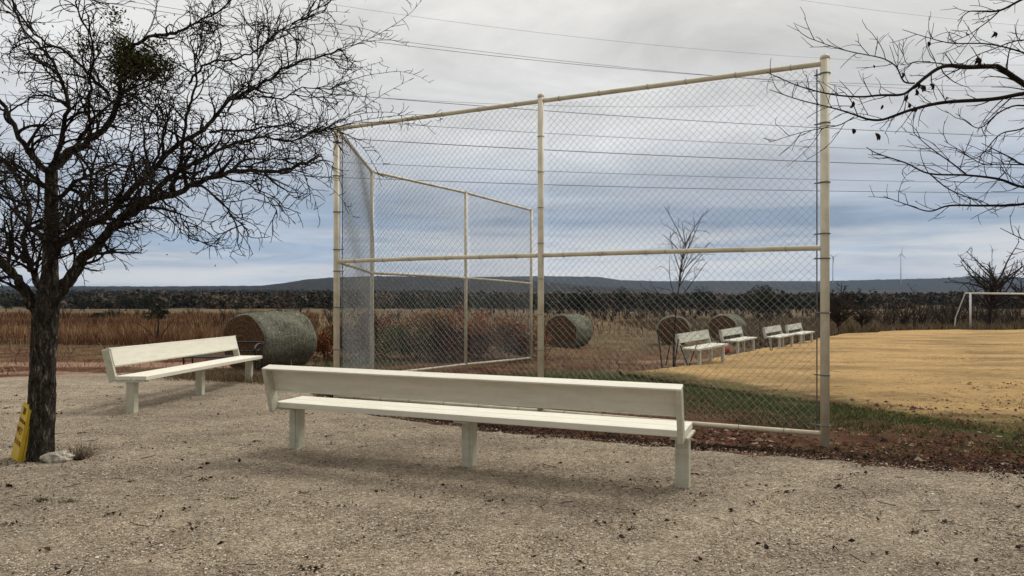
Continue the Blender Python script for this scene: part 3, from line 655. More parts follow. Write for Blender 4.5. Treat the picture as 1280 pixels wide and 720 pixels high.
# ------------------------------------------------------------------ benches
BL, BD, HS, HT, HB, LEAN = 3.79, .407, .479, .826, .600, .089
def make_bench(mats, legs=((-1.80, .5), (0.03, .5), (1.85, .5)), BL=BL, BD=BD, lw=.105):
    root = empty('park_bench', (0, 0, 0))
    Mt, Ml = mats; h = BL/2; th = .052
    mb = MB()
    mb.box((0, BD*.25-.002, HS-th/2), (BL, BD*.5-.004, th)); mb.box((0, BD*.75+.002, HS-th/2), (BL, BD*.5-.004, th))
    mb.build('seat', Mt, root, bevel=.005)
    ang = math.atan2(LEAN, HT-HS); rot = Matrix.Rotation(ang, 3, 'X')
    def on(z): return -LEAN*(z-HS)/(HT-HS)
    zc_ = (HT+HB)/2; mb = MB()
    bh = (HT-HB)/math.cos(ang); cy = on(zc_)
    mb.box((0, cy, zc_), (BL-.06, .022, bh-.01), rot)
    d = np.array(rot @ Vector((0, -1, 0))); u = np.array(rot @ Vector((0, 0, 1))); c0 = np.array([0, cy, zc_])
    mb.box(c0+u*(bh/2)+d*.040, (BL, .108, .017), rot)
    mb.box(c0-u*(bh/2)+d*.012, (BL-.064, .028, .012), rot)
    mb.build('backrest', Mt, root, bevel=.004)
    for s in (-1, 1):
        mb = MB(); z0 = HS-th-.02; L_ = (HT-z0)/math.cos(ang)-.015; zc2 = (HT+z0)/2-.008
        mb.box((s*(h-.021), on(zc2)-.048, zc2), (.042, .098, L_), rot)
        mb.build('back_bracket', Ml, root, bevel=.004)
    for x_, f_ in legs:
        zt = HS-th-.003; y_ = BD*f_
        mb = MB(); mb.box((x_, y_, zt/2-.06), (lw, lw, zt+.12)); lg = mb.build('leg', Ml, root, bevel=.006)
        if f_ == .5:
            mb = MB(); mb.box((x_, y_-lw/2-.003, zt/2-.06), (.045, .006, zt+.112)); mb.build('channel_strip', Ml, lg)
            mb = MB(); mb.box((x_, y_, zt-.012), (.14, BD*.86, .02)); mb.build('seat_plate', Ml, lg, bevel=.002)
    return root
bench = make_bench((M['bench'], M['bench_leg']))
bench.location = (-.473, 6.06, .012); bench.rotation_euler = (0, 0, -.384)
tag(bench, 'long cream bench seen from behind, in front of the tall chain link backstop', 'bench', 'cream benches on the gravel')
b2 = copy_tree(bench); b2.location = (-4.96, 11.02, float(G(-4.96, 11.02))+.015); b2.rotation_euler = (0, -.020, 4.67)
tag(b2, 'cream bench facing the picture middle, beside the green hay bale at the left', 'bench')
bo = make_bench((M['bench_old'], M['bench_old']), ((-.66, .15), (-.66, .85), (.66, .15), (.66, .85)), 1.7, .50, .08)
dirs = R(48+180)
def far_bench(o, px, py, yaw, sc, label):
    p = at(px, py); c_, s_ = math.cos(yaw), math.sin(yaw)
    lx_, ly_ = (.66*sc, .42*sc)                               # the leg nearest the camera stands at the pixel's ground point
    o.location = (p[0]-(c_*lx_-s_*ly_), p[1]-(s_*lx_+c_*ly_), float(G(p[0], p[1]))+.02)
    o.rotation_euler = (0, math.asin(.027), yaw); o.scale = (sc, sc, sc)
    tag(o, label, 'bench', 'weathered benches along the lawn')
far_bench(bo, 874, 459, dirs, 1.0, 'weathered speckled white bench by the lawn, nearest of the four, behind the black V-shaped stand')
for (px, py, sc, lb) in ((922, 443, 1.0, 'weathered white bench by the lawn with a red ball under its near end'), (974, 436.5, .98, 'weathered white bench by the lawn, third of four going away'), (1001, 431.5, 1.0, 'weathered white bench farthest away by the lawn, next to the right backstop post')):
    o = copy_tree(bo); far_bench(o, px, py, dirs+.02, sc, lb)

# ------------------------------------------------------------------ hay bales
def bale(px, py, D, L, ang, label, seed, squash=.94):
    p = at(px, py); rb = np.random.default_rng(seed)
    root = empty('hay_bale', (p[0], p[1], p[2]-.05), ang, label=label, cat='hay bale', group='round hay bales')
    r = D/2; n, m_ = 72, 26; a = np.arange(n)*2*np.pi/n; xs_ = np.linspace(-L/2, L/2, m_)
    V = []
    for x_ in xs_:
        e_ = min(L/2-abs(x_), .1)/.1; rr2 = r*(.94+.06*math.sqrt(max(0, 1-(1-e_)**2)))
        bumpv = np.array([mnoise.noise(Vector((math.cos(q)*2.2, math.sin(q)*2.2, x_*2+seed)))*.05+mnoise.noise(Vector((math.cos(q)*8, math.sin(q)*8, x_*9+seed)))*.014 for q in a])
        rv = rr2+bumpv; zz_ = np.sin(a)*rv; zz_ = np.where(zz_ < 0, zz_*.9, zz_*squash)
        V.append(np.stack([np.full(n, x_), np.cos(a)*rv*1.03, zz_], -1))
    V = np.array(V); i = np.arange(m_-1)[:, None]*n; j = np.arange(n)[None]
    mb = MB(); mb.add(V.reshape(-1, 3), np.stack([i+j, i+(j+1) % n, i+n+(j+1) % n, i+n+j], -1).reshape(-1, 4))
    # stray straws standing off the wrap
    for _ in range(1500):
        q = rb.uniform(.05, np.pi-.05); x_ = rb.uniform(-L/2, L/2); c0 = np.array([x_, math.cos(q)*r*1.0, math.sin(q)*r*squash]); d = unit(np.array([rb.normal()*.6, math.cos(q)+rb.normal()*.5, math.sin(q)+rb.normal()*.5]))
        mb.tube([c0-d*.02, c0+d*rb.uniform(.02, .07)], .0025, 3, False)
    o = mb.build('wrapped_side', M['hay_side'], root, smooth=True, loc=(0, 0, r*.9))
    for s in (-1, 1):
        mb = MB(); ring_ = V[0 if s < 0 else -1]; VV = []; K = 14
        for k in range(K+1):
            f = 1-k/K; q = ring_*np.array([1, f, f]); q[:, 0] += s*(.03*(1-f**2)+.02)*np.ones(n)-s*.02*f+s*.012*np.sin(f*34)*(k > 0)
            q[:, 0] += np.array([.012*mnoise.noise(Vector((y_*9, z_*9, seed+s))) for y_, z_ in q[:, 1:]])
            VV.append(q)
        VV = np.array(VV); i = np.arange(K)[:, None]*n
        mb.add(VV.reshape(-1, 3), np.stack([i+j, i+(j+1) % n, i+n+(j+1) % n, i+n+j], -1).reshape(-1, 4)); mb.build('cut_end', M['hay_end'], root, smooth=True, loc=(0, 0, r*.9))
    return root
bale(338, 459, 1.42, 1.5, R(-122), 'large green grey round hay bale behind the end of the left bench', 1)
bale(711, 434, 1.38, 1.2, R(-125), 'round hay bale right of the middle backstop post, brown end showing', 2)
bale(842, 430, 1.38, 1.2, R(-102), 'brown round hay bale directly behind the thin staked sapling', 3)
bale(909, 424, 1.38, 1.3, R(-128), 'round hay bale with pale green rim and dark end, just behind the far benches', 4)

# ------------------------------------------------------------------ yellow floor sign leaning on the tree
sp_ = at(21, 581)
sign = empty('floor_sign', (sp_[0]-.03, sp_[1]+.02, sp_[2]+.0), R(-44), label='yellow plastic caution sign folded up and leaning against the tree trunk', cat='sign')
tilt = Matrix.Rotation(R(7), 3, 'Y') @ Matrix.Rotation(R(-9), 3, 'X')
def panel(yoff, name):
    mb = MB(); w, h_, th = .22, .55, .03
    hw = [(-w/2, 0), (w/2, 0), (w/2*.86, h_*.93), (w/2*.7, h_), (-w/2*.7, h_), (-w/2*.86, h_*.93)]
    # handle slot: build the plate as a frame around a slot
    def prism(pts):
        n = len(pts); V = [(x_, yoff-th/2, z_) for x_, z_ in pts]+[(x_, yoff+th/2, z_) for x_, z_ in pts]
        V = np.array(V) @ np.array(tilt).T
        fs = [[i, (i+1) % n, n+(i+1) % n, n+i] for i in range(n)]
        mb.add(V, fs, [[0, i+1, i] for i in range(1, n-1)]+[[n, n+i, n+i+1] for i in range(1, n-1)])
    prism([(-w/2, 0), (w/2, 0), (w/2*.9, h_*.80), (-w/2*.9, h_*.80)])
    prism([(-w/2*.9, h_*.80), (-.05, h_*.80), (-.05, h_*.92), (-w/2*.86, h_*.92)]); prism([(.05, h_*.80), (w/2*.9, h_*.80), (w/2*.86, h_*.92), (.05, h_*.92)])
    prism([(-w/2*.86, h_*.92), (w/2*.86, h_*.92), (w/2*.66, h_), (-w/2*.66, h_)])
    # raised rims
    for s in (-1, 1): prism([(s*w/2*1.02-.006, .0), (s*w/2*1.02+.006, .0), (s*w/2*.88+.006, h_*.93), (s*w/2*.88-.006, h_*.93)])
    return mb.build(name, M['yellow'], sign)
panel(0, 'front_panel'); panel(.034, 'back_panel')
def text(s, size, x_, z_, yoff, parent, material, name='lettering'):
    cu = bpy.data.curves.new(name, 'FONT'); cu.body = s; cu.size = size; cu.align_x = 'CENTER'; cu.extrude = .001; cu.resolution_u = 2
    o = bpy.data.objects.new(name, cu); col.objects.link(o); dg_ = bpy.context.evaluated_depsgraph_get(); me = bpy.data.meshes.new_from_object(o.evaluated_get(dg_))
    bpy.data.objects.remove(o); me.materials.clear(); me.materials.append(material); ob = bpy.data.objects.new(name, me); col.objects.link(ob); ob.parent = parent
    mt = Matrix(tilt).to_4x4() @ Matrix.Translation((x_, yoff, z_)) @ Matrix.Rotation(R(90), 4, 'X'); me.transform(mt); return ob
text('CAUTION', .045, 0, .37, -.0165, sign, M['redink']); text('WET', .085, -.02, .27, -.0165, sign, M['redink']); text('FLOOR', .062, -.0, .175, -.0165, sign, M['redink'])
mb = MB(); V = np.array([(-.075, -.017, .455), (-.035, -.017, .455), (-.035, -.017, .49), (-.075, -.017, .49)]) @ np.array(tilt).T; V2 = V+np.array(tilt) @ np.array([0, .002, 0])
mb.add(np.vstack([V, V2]), [[0, 1, 2, 3], [7, 6, 5, 4], [0, 4, 5, 1], [1, 5, 6, 2], [2, 6, 7, 3], [3, 7, 4, 0]]); mb.build('sticker', M['offwhite'], sign)

# ------------------------------------------------------------------ stones at the trunk
def rock(px, py, size, label, seed, name='rock', material=None):
    p = at(px, py); mb = MB(); n, m_ = 20, 12; V = []
    for i_ in range(m_+1):
        th_ = np.pi*i_/m_
        for j_ in range(n):
            ph_ = 2*np.pi*j_/n; d = Vector((math.sin(th_)*math.cos(ph_), math.sin(th_)*math.sin(ph_), math.cos(th_)))
            k = 1+.35*mnoise.noise(d*1.6+Vector((seed, 0, 0)))+.14*mnoise.noise(d*4.5+Vector((0, seed, 0)))
            V.append([d.x*k*size[0]/2, d.y*k*size[1]/2, max(d.z*k*size[2]/2, -size[2]*.3)])
    i = np.arange(m_)[:, None]*n; j = np.arange(n)[None]; mb.add(V, np.stack([i+j, i+n+j, i+n+(j+1) % n, i+(j+1) % n], -1).reshape(-1, 4))
    o = mb.build(name, material or M['stone'], smooth=False); o.location = (p[0], p[1], p[2]+.03+size[2]*.25); o.rotation_euler = (0, 0, seed); tag(o, label, 'rock', 'rocks at the foot of the tree'); return o
rock(72, 582, (.26, .16, .12), 'pale limestone rock lying against the foot of the tree', .3)
rock(46, 581, (.14, .10, .07), 'small dark rock in front of the trunk', 2.1, material=M['dryleaf'])
rock(100, 580, (.09, .08, .05), 'small brown rock right of the pale one, among dry stems', 4.2, material=M['clod'])
# dry clump of stems beside the tree
dp = at(103, 577); mb = MB(); rg = np.random.default_rng(12)
for _ in range(130):
    d = np.array([rg.normal()*.6, rg.normal()*.6, 1.]); Q = grow([rg.normal()*.05, rg.normal()*.05, 0], d, rg.uniform(.06, .2), 4, .15, -.02, rg); mb.tube(Q, np.linspace(.0018, .0008, 5), 3, False, rg.uniform(.2, 1))
o = mb.build('dry_weed', M['weed'], keep_tint=True, loc=(dp[0], dp[1], dp[2]+.03)); tag(o, 'small tuft of dry stems on the gravel right of the tree trunk', 'plant')

# ------------------------------------------------------------------ black iron garden bench behind the left bench
ip = at(286, 473); iron = empty('iron_bench', (ip[0]-.1, ip[1]+.0, ip[2]), R(4), label='black iron garden bench half hidden behind the left cream bench', cat='bench')
for s in (-1, 1):
    mb = MB(); x_ = s*.66
    mb.tube(smooth_path([(x_, .25, 0), (x_, .22, .4), (x_, .27, .68)], 4), .016, 8); mb.build('leg', M['black'], iron, smooth=True); mb = MB()
    mb.tube(smooth_path([(x_, -.25, 0), (x_, -.21, .25), (x_, -.24, .45), (x_, -.26, .60)], 4), .016, 8); mb.build('leg', M['black'], iron, smooth=True)
    mb = MB(); mb.tube(smooth_path([(x_, .25, .62), (x_, 0, .66), (x_, -.24, .62), (x_, -.30, .56), (x_, -.26, .52)], 5), .018, 8); mb.tube(smooth_path([(x_, .1, .42), (x_, .05, .55), (x_, -.08, .52), (x_, -.04, .45)], 5), .009, 6); mb.build('armrest', M['black'], iron, smooth=True)
mb = MB()
for k in range(6): mb.box((0, -.2+k*.08, .42), (1.32, .055, .02))
mb.build('seat', M['black'], iron)
mb = MB(); mb.tube([(-.66, .27, .67), (.66, .27, .67)], .018, 8); mb.tube([(-.66, .24, .50), (.66, .24, .50)], .012, 8)
for k in range(13): mb.tube([(-.6+k*.1, .24, .5), (-.6+k*.1, .27, .67)], .007, 6)
mb.build('backrest', M['black'], iron)

# ------------------------------------------------------------------ sapling, its stakes, V stands, ball
def bare_tree(px, py, height, spread, seed, label, name='bare_tree', mats=None, nl=9, r=.05, group=None, dens=1.0, rmin=.01, up=.05, whips=False, base_p=None):
    p = at(px, py) if base_p is None else base_p; rt = np.random.default_rng(seed)
    root = empty(name, p, 0, label=label, cat='tree', group=group); mtk, mtw = mats or (M['twig_dark'], M['twig_dark'])
    T = grow((0, 0, -.1), (rt.normal()*.05, rt.normal()*.05, 1), height*(.95 if whips else .55), 10, .03, .05, rt); tr = MB(); tr.tube(T, np.linspace(r, r*(.2 if whips else .45), len(T)), 8); tr.build('trunk', mtk, root, smooth=True)
    c_ = MB(); cfg_ = [(height*.07/dens, height*.2, 5, .16, .01, (20, 60), .15, rmin), (height*.055/dens, height*.09, 4, .2, 0, (25, 65), .1, rmin*.8)]
    for k in range(nl):
        i_ = int(len(T)*rt.uniform(.35 if not whips else .42, 1)); i_ = min(i_, len(T)-1); a_ = k*2.4+rt.uniform(-.4, .4)
        d = np.array([math.cos(a_)*spread, math.sin(a_)*spread, rt.uniform(.45, 1.1)])
        P = grow(T[i_], d, height*rt.uniform(.35, .55)*(.6 if whips else 1), 8, .09, up, rt)
        c_.tube(P, np.linspace(r*.5, rmin, len(P)), 5); spawn(c_, P, r*.4, rmin, 0, cfg_, rt)
    c_.build('crown', mtw, root); return root
bare_tree(842, 461, 3.75, .55, 21, 'thin leafless sapling held by dark stakes, seen through the right backstop panel', 'sapling', nl=15, r=.028, rmin=.0055, whips=True, dens=.8)
def stake(px0, py0, px1, py1, label, r=.016):
    p = at(px1, py1); q = pt(px0, py0, p[1]); mb = MB(); mb.tube([[0, 0, -.05], q-p], r, 6); mb.tube([(q-p)*.97-[.03, 0, 0], (q-p)*.97+[.03, 0, 0]], r*.6, 6)
    tag(mb.build('stake', M['black'], loc=tuple(p)), label, 'stake', 'dark stakes around the sapling')
stake(822, 412, 828, 460, 'tall dark stake leaning left of the sapling, leftmost of the stakes'); stake(838, 428, 832, 456, 'short dark stake leaning right, close left of the sapling'); stake(848, 424, 842, 463, 'dark stake standing against the sapling trunk')
stake(950, 398, 950.5, 436, 'thin dark stake upright between the second and third far benches', .02)
def vstand(px, py, h_, w, label):
    p = at(px, py); root = empty('folding_stand', p, R(20), label=label, cat='stand', group='black V-shaped stands')
    for s in (-1, 1):
        mb = MB(); mb.tube([(0, 0, .0), (s*w/2, 0, h_)], .016, 6); mb.build('leg', M['black'], root)
    mb = MB(); mb.tube([(-.06, 0, .012), (.06, 0, .012)], .014, 6); mb.build('foot', M['black'], root); mb = MB(); mb.tube([(-w/2*.9, 0, h_*.9), (-w/2*.9+.08, .05, h_*.9)], .012, 6); mb.build('hook', M['black'], root)
vstand(860.5, 459.5, .56, .48, 'black V-shaped stand in front of the nearest weathered bench'); vstand(964, 441, .52, .34, 'black V-shaped stand in front of the third weathered bench')
bp = at(908, 443); mb = MB(); th_ = np.linspace(0, np.pi, 12); mb.tube([(0, 0, .11-.11*math.cos(q)) for q in th_], np.maximum(.11*np.sin(th_), .002), 18); o = mb.build('ball', M['red'], loc=(bp[0], bp[1], bp[2]+.02), smooth=True); tag(o, 'small red ball on the ground under the second far bench', 'ball')

# ------------------------------------------------------------------ soccer goal
gp = at(1213, 412.3); gY = gp[1]; gb = at(1192.5, 412.8)
goal = empty('soccer_goal', gp, 0, label='white metal soccer goal frame without a net on the golden lawn', cat='soccer goal')
zt = H-(366.5-CY)/F*gY-gp[2]; zt = 2.44 if zt < 1 else zt
gw = 7.3; dirg = unit(np.array([1, .10, 0])); back = unit(np.array([-.10, 1, 0]))
top_l = pt(1207, 366, gY+1.0)-gp
mb = MB(); mb.tube([(0, 0, -.1), (0, 0, zt)], .062, 12); mb.build('post', M['white'], goal, smooth=True)
mb = MB(); mb.tube([dirg*gw+[0, 0, -.1-.02*gw*.1], dirg*gw+[0, 0, zt-.09]], .062, 12); mb.build('post', M['white'], goal, smooth=True)
mb = MB(); mb.tube([[0, 0, zt], dirg*gw+[0, 0, zt-.09]], .062, 12); mb.build('crossbar', M['white'], goal, smooth=True)
bk = gb-gp; bk = np.array([bk[0], 1.9, 0]); bkz = float(G(gp[0]+bk[0], gp[1]+1.9))-gp[2]
for k, s in ((0, 0), (1, 1)):
    o_ = dirg*gw*s-np.array([0, 0, .09*s]); mb = MB(); sx = 1 if not s else -.2
    a0 = np.array([0, 0, zt])+o_; xo = lambda p_, d_: (((p_-CX)/F*(gY+d_)-gp[0]) if not s else (-.35*d_)); a1 = np.array([xo(1206.5, .9), .9, zt])+o_; a2 = np.array([xo(1194.5, 1.9), 1.9, .75])+o_; a3 = np.array([xo(1193, 1.9), 1.9, bkz-.05])+o_
    mb.tube([a0, a1], .04, 8); mb.tube([a1, a2], .04, 8); mb.tube([a2, a3], .04, 8); mb.build('back_stay', M['white'], goal)

# ------------------------------------------------------------------ overhead power lines
def wire(p0, p1, Ya, Yb, r, label, sag=.6, dbl=False):
    """a cable passing far overhead; its line of sight points fix it, it runs on beyond the picture both ways"""
    A = pt(p0[0], p0[1], Ya); B = pt(p1[0], p1[1], Yb); D = B-A; s = np.linspace(-1.1, 2.1, 60)[:, None]
    P = A+D*s; P[:, 2] += sag*4*((s[:, 0]-.5)**2-.25)
    mb = MB(); mb.tube(P-P[0], r, 5); o = mb.build('power_line', M['wire'], loc=tuple(P[0])); tag(o, label, 'power line', 'power lines crossing the sky')
wire((110, 0), (1120, 106), 46, 62, .017, 'topmost of the paired cables sloping from upper left to the right backstop post', 1.0)
wire((150, 0), (1120, 110), 46, 62, .014, 'lower of the paired cables sloping from upper left to the right backstop post', .8)
wire((380, 0), (1000, 71), 70, 80, .012, 'faint thin cable sloping across the bright sky above the paired cables', .6)
wire((1000, 0), (1280, 32), 80, 84, .012, 'faint cable in the top right corner of the sky', .2)
wire((400, 116), (1280, 171), 60, 66, .024, 'cable meeting the top rail left of the middle backstop post, first below the paired ones', .4)
wire((420, 150), (1280, 193), 62, 68, .018, 'cable crossing behind the upper backstop, second below the paired ones', .3)
wire((430, 173), (1280, 210), 62, 68, .03, 'thick cable crossing behind the upper backstop, third below the paired ones', .3)
wire((430, 203), (1280, 229), 66, 72, .018, 'cable crossing behind the backstop, fourth below the paired ones', .3)
wire((430, 222), (1280, 241), 66, 72, .024, 'lowest cable crossing the sky behind the backstop', .3)
wire((-30, 68), (470, 122), 52, 56, .012, 'thin cable behind the crown of the large left tree', .3)

# ------------------------------------------------------------------ wind turbines
def turbine(px, hub, Yd, ang, label):
    hz = hgt_of(hub, Yd); x_ = (px-CX)/F*Yd; bz = 40.0
    root = empty('wind_turbine', (x_, Yd, bz), R(25), label=label, cat='wind turbine', group='wind turbines on the ridge')
    mb = MB(); mb.tube([(0, 0, -50), (0, 0, hz-bz)], [3.2, 1.9], 12); mb.build('tower', M['turbine'], root, smooth=True)
    mb = MB(); mb.box((0, 1, hz-bz+1), (4, 11, 4)); mb.build('nacelle', M['turbine'], root, bevel=.5)
    for k in range(3):
        a_ = R(ang+120*k); d = np.array([math.sin(a_), 0, math.cos(a_)]); c0 = np.array([0, -6, hz-bz+1]); mb = MB(); mb.tube([c0, c0+d*9, c0+d*30, c0+d*50], [1.3, 2.2, 1.3, .35], 6); mb.build('blade', M['turbine'], root)
turbine(1126, 318, 4200, 5, 'distant wind turbine on the ridge, left of the soccer goal'); turbine(1240, 313, 4400, -40, 'distant wind turbine behind the big bare tree at the right'); turbine(1041, 322, 4300, -60, 'distant wind turbine immediately right of the right backstop post')

# ------------------------------------------------------------------ shrubs and trees of the middle distance
def crownmass(mb, c, size, n, leaf, rg, clumps=9, tl=.0, th=1.0, asp=.6):
    c = np.array(c, float); size = np.array(size, float)
    cc_ = rg.normal(size=(clumps, 3)); cc_ /= np.linalg.norm(cc_, axis=1)[:, None]; cc_ *= rg.uniform(.25, .75, (clumps, 1)); cc_[:, 2] = np.maximum(cc_[:, 2], -.6)
    rad = rg.uniform(.28, .5, clumps); ti = rg.uniform(tl, th, clumps)
    k = rg.integers(0, clumps, n); d = rg.normal(size=(n, 3)); d /= np.linalg.norm(d, axis=1)[:, None]
    P = cc_[k]+d*(rad[k]*rg.uniform(.3, 1.05, n)**.6)[:, None]
    leaves(mb, c+P*size/2, leaf, rg, np.clip(ti[k]+rg.normal(size=n)*.15, 0, 1), asp)
def shrub(px, py, w, h_, material, label, seed, n=900, leaf=.07, stem=.25, name='shrub', cat='shrub', group=None, tl=0., th=1., base_p=None):
    p = at(px, py) if base_p is None else base_p; rg = np.random.default_rng(seed)
    root = empty(name, p, 0, label=label, cat=cat, group=group)
    mb = MB()
    for k in range(6):
        d = np.array([rg.normal()*.35*w/h_, rg.normal()*.35*w/h_, 1]); Q = grow((rg.normal()*.04*w, rg.normal()*.04*w, -.05), d, h_*.75, 6, .1, 0, rg); mb.tube(Q, np.linspace(.02*h_, .006*h_, 7), 5)
    mb.build('stem', M['twig_dark'], root)
    mb = MB(); crownmass(mb, (0, 0, h_*(.5+stem/2)), (w, w*.9, h_*(1-stem)*1.05), n, leaf, rg, 11, tl, th); mb.build('crown', material, root, keep_tint=True)
    return root
shrub(196, 427, 1.0, 1.45, M['juniper'], 'small dark evergreen shrub on a brown stem in the red grass, left background', 31, 1500, .06, .5)
shrub(120, 401.5, 2.2, .9, M['juniper'], 'left of two low dark shrubs in the field beyond the left bench', 32, 900, .10, .1)
shrub(137, 401, 1.7, 1.0, M['juniper'], 'right of two low dark shrubs in the field beyond the left bench', 33, 900, .10, .1)
shrub(408, 452, .75, .95, M['redbrush'], 'red and green bush between the green hay bale and the left backstop post', 34, 1800, .045, .05, tl=.2)
shrub(962, 402, 5.6, 3.6, M['juniper'], 'broad rounded dark evergreen behind the third far bench', 35, 3000, .17, .05)
# brush pile behind the backstop: one heap of vines and cut branches
p = at(533, 452); mb = MB(); rg = np.random.default_rng(40)
hp = empty('brush_heap', p, 0, label='long heap of red and green brush behind the backstop', cat='brush heap')
for k in range(46):
    u_ = rg.uniform(-1, 1); x_ = u_*2.7; hh_ = (1-.35*abs(u_)**2.5)*rg.uniform(1.2, 1.5); zc_ = hh_*rg.uniform(.25, .72); hi = zc_ > hh_*.5
    tl = (.45, .72) if (hi and u_ > -.55) else (.80, 1.0) if (-.45 < u_ < .15 and rg.uniform() < .75) else (.0, .30)
    crownmass(mb, (x_, rg.uniform(-.2, 1.6)+(.5 if hi else -.2), zc_), (1.2, 1.2, hh_*.8), 1100, .055, rg, 6, tl[0], tl[1], .5)
mb.build('foliage', M['redbrush'], hp, keep_tint=True)
mb = MB()
for k in range(420):
    x_ = rg.uniform(-3, 3); Q = grow((x_, rg.uniform(-.4, 2), rg.uniform(0, .6)), (rg.normal(), rg.normal()*.5, rg.uniform(.1, 1.2)), rg.uniform(.4, 1.1), 5, .15, -.05, rg); mb.tube(Q, np.linspace(.009, .004, 6), 3, False)
mb.build('sticks', M['twig_far'], hp)

bare_tree(1047, 417, 2.9, 1.1, 51, 'dense dark leafless tree immediately right of the right backstop post', nl=34, r=.09, rmin=.012, dens=1.7)
bare_tree(1078, 415, 2.2, 1.2, 52, 'low dark leafless tree beside the lawn, second right of the backstop post', nl=26, r=.06, rmin=.012, dens=1.4)
bare_tree(1142, 413, 2.7, .35, 53, 'slender leafless tree alone between the backstop and the soccer goal', nl=7, r=.035, rmin=.009, whips=True, dens=.7)
bt = at(1236, 409.5); bare_tree(1236, 409.5, 6.4, .95, 54, 'big spreading leafless tree directly behind the soccer goal', nl=26, r=.16, rmin=.02, dens=1.1, up=.02, base_p=bt)
bt = at(1284, 409); bare_tree(1284, 409, 5.6, .9, 55, 'leafless tree at the right edge behind the soccer goal', nl=22, r=.13, rmin=.018, dens=1.1, base_p=bt)
# brushy leafless shrubs behind the lawn
protos = []
for k in range(4):
    rt = np.random.default_rng(70+k); mbt = MB(); mbc = MB()
    for q in range(7):
        T = grow((rt.normal()*.15, rt.normal()*.15, -.1), (rt.normal()*.45, rt.normal()*.45, 1), 2.3, 7, .08, .02, rt); mbt.tube(T, np.linspace(.045, .016, 8), 4, False)
        spawn(mbc, T, .035, .012, 0, [(.20, .85, 5, .16, .01, (20, 60), .12, .013), (.16, .34, 4, .2, 0, (25, 65), .1, .011)], rt)
    root = empty('leafless_shrub', (0, 0, 0)); mbt.build('stem', M['twig_dark'], root); mbc.build('crown', M['twig_far'] if k % 2 else M['twig_dark'], root); protos.append(root)
rs = np.random.default_rng(90); first = [True]*4
def put_shrub(x_, y_, sc, grp, lb, k):
    o = protos[k] if first[k] else copy_tree(protos[k]); first[k] = False
    o.location = (x_, y_, float(G(x_, y_))-.05); o.rotation_euler = (0, 0, rs.uniform(0, 6.28)); o.scale = (sc, sc, sc*rs.uniform(.8, 1.1)); tag(o, lb, 'shrub', grp)
for k in range(64):
    px = 1085+k*5.4+rs.uniform(-5, 5); Yd = rs.uniform(52, 85); put_shrub((px-CX)/F*Yd, Yd, rs.uniform(.55, 1.15), 'leafless shrubs behind the golden lawn', 'leafless brown shrub in the thicket behind the golden lawn', k % 4)
for k in range(40):
    px = 690+k*9+rs.uniform(-6, 6); Yd = rs.uniform(70, 110); put_shrub((px-CX)/F*Yd, Yd, rs.uniform(.5, 1.05), 'leafless shrubs across the middle field', 'leafless brown shrub in the field beyond the right backstop panel', k % 4)
for k in range(46):
    px = -60+k*15+rs.uniform(-8, 8); Yd = rs.uniform(42, 130); put_shrub((px-CX)/F*Yd, Yd, rs.uniform(.25, .65), 'leafless shrubs across the left field', 'leafless brown shrub scattered in the dry field at the left', k % 4)
# dark evergreens in the belt
jp = []
for k in range(4):
    rt = np.random.default_rng(110+k); root = empty('evergreen_tree', (0, 0, 0)); mb = MB(); mb.tube([(0, 0, -.2), (.05, 0, 1.6)], [.12, .06], 6); mb.build('trunk', M['twig_dark'], root)
    mb = MB(); crownmass(mb, (0, 0, 1.75), (3.1, 3.1, 3.3), 1500, .17, rt, 13, 0, .9); mb.build('crown', M['juniper'], root, keep_tint=True); jp.append(root)
fj = [True]*4
def put_j(x_, y_, sc, grp, lb, k):
    o = jp[k] if fj[k] else copy_tree(jp[k]); fj[k] = False
    o.location = (x_, y_, float(G(x_, y_))-.1); o.rotation_euler = (0, 0, rs.uniform(0, 6.28)); o.scale = (sc*rs.uniform(.9, 1.3), sc, sc*rs.uniform(.75, 1.1)); tag(o, lb, 'tree', grp)
for k in range(46):
    px = 560+k*11+rs.uniform(-8, 8); Yd = rs.uniform(95, 150); put_j((px-CX)/F*Yd, Yd, rs.uniform(.8, 1.45), 'dark evergreens beyond the backstop', 'dark evergreen tree in the belt beyond the backstop', k % 4)
for k in range(40):
    px = -40+k*17+rs.uniform(-12, 12); Yd = rs.uniform(130, 230); put_j((px-CX)/F*Yd, Yd, rs.uniform(.6, 1.3), 'dark evergreens across the left field', 'dark evergreen tree scattered over the far left field', k % 4)
# far wood, one mass on the slope
rg = np.random.default_rng(60); mb = MB(); n = 11000
yd = 190*np.exp(rg.uniform(0, 1, n)**1.0*math.log(2600/190)); ax_ = rg.uniform(-.85, .85, n); xd = ax_*yd
th_ = vnoise(xd/yd*30, np.log(yd)*3, 1.0, 7); th2 = vnoise(xd/yd*9, np.log(yd)*1.2, 1.0, 3)
for x_, y_, a_, b_ in zip(xd, yd, th_, th2):
    if y_ < 420 and a_+b_ < -.15: continue
    if y_ > 560+2600*max(0, -x_/y_-.02)*3: continue
    w = rg.uniform(3.0, 7.0)*(1+y_/1100); h_ = rg.uniform(2.4, 5.0)*(1+y_/2600); k = 110 if y_ < 330 else (48 if y_ < 700 else 14)
    ti = np.clip(.42+.9*a_+.7*b_+rg.normal()*.22, 0, 1); P = rg.normal(size=(k, 3)); P /= np.linalg.norm(P, axis=1)[:, None]; P[:, 2] = np.abs(P[:, 2])
    C = np.array([x_, y_, float(G(x_, y_))-.2])+P*np.array([w/2, w/2, h_])*rg.uniform(.5, 1, (k, 1))
    leaves(mb, C, w*(.16 if y_ < 330 else .26 if y_ < 700 else .42), rg, np.clip(ti+rg.normal(size=k)*.06, 0, 1), .8)
tag(mb.build('far_woodland', M['wood'], keep_tint=True), 'dark scrubby woodland filling the plain below the hills', 'woodland', kind='stuff')

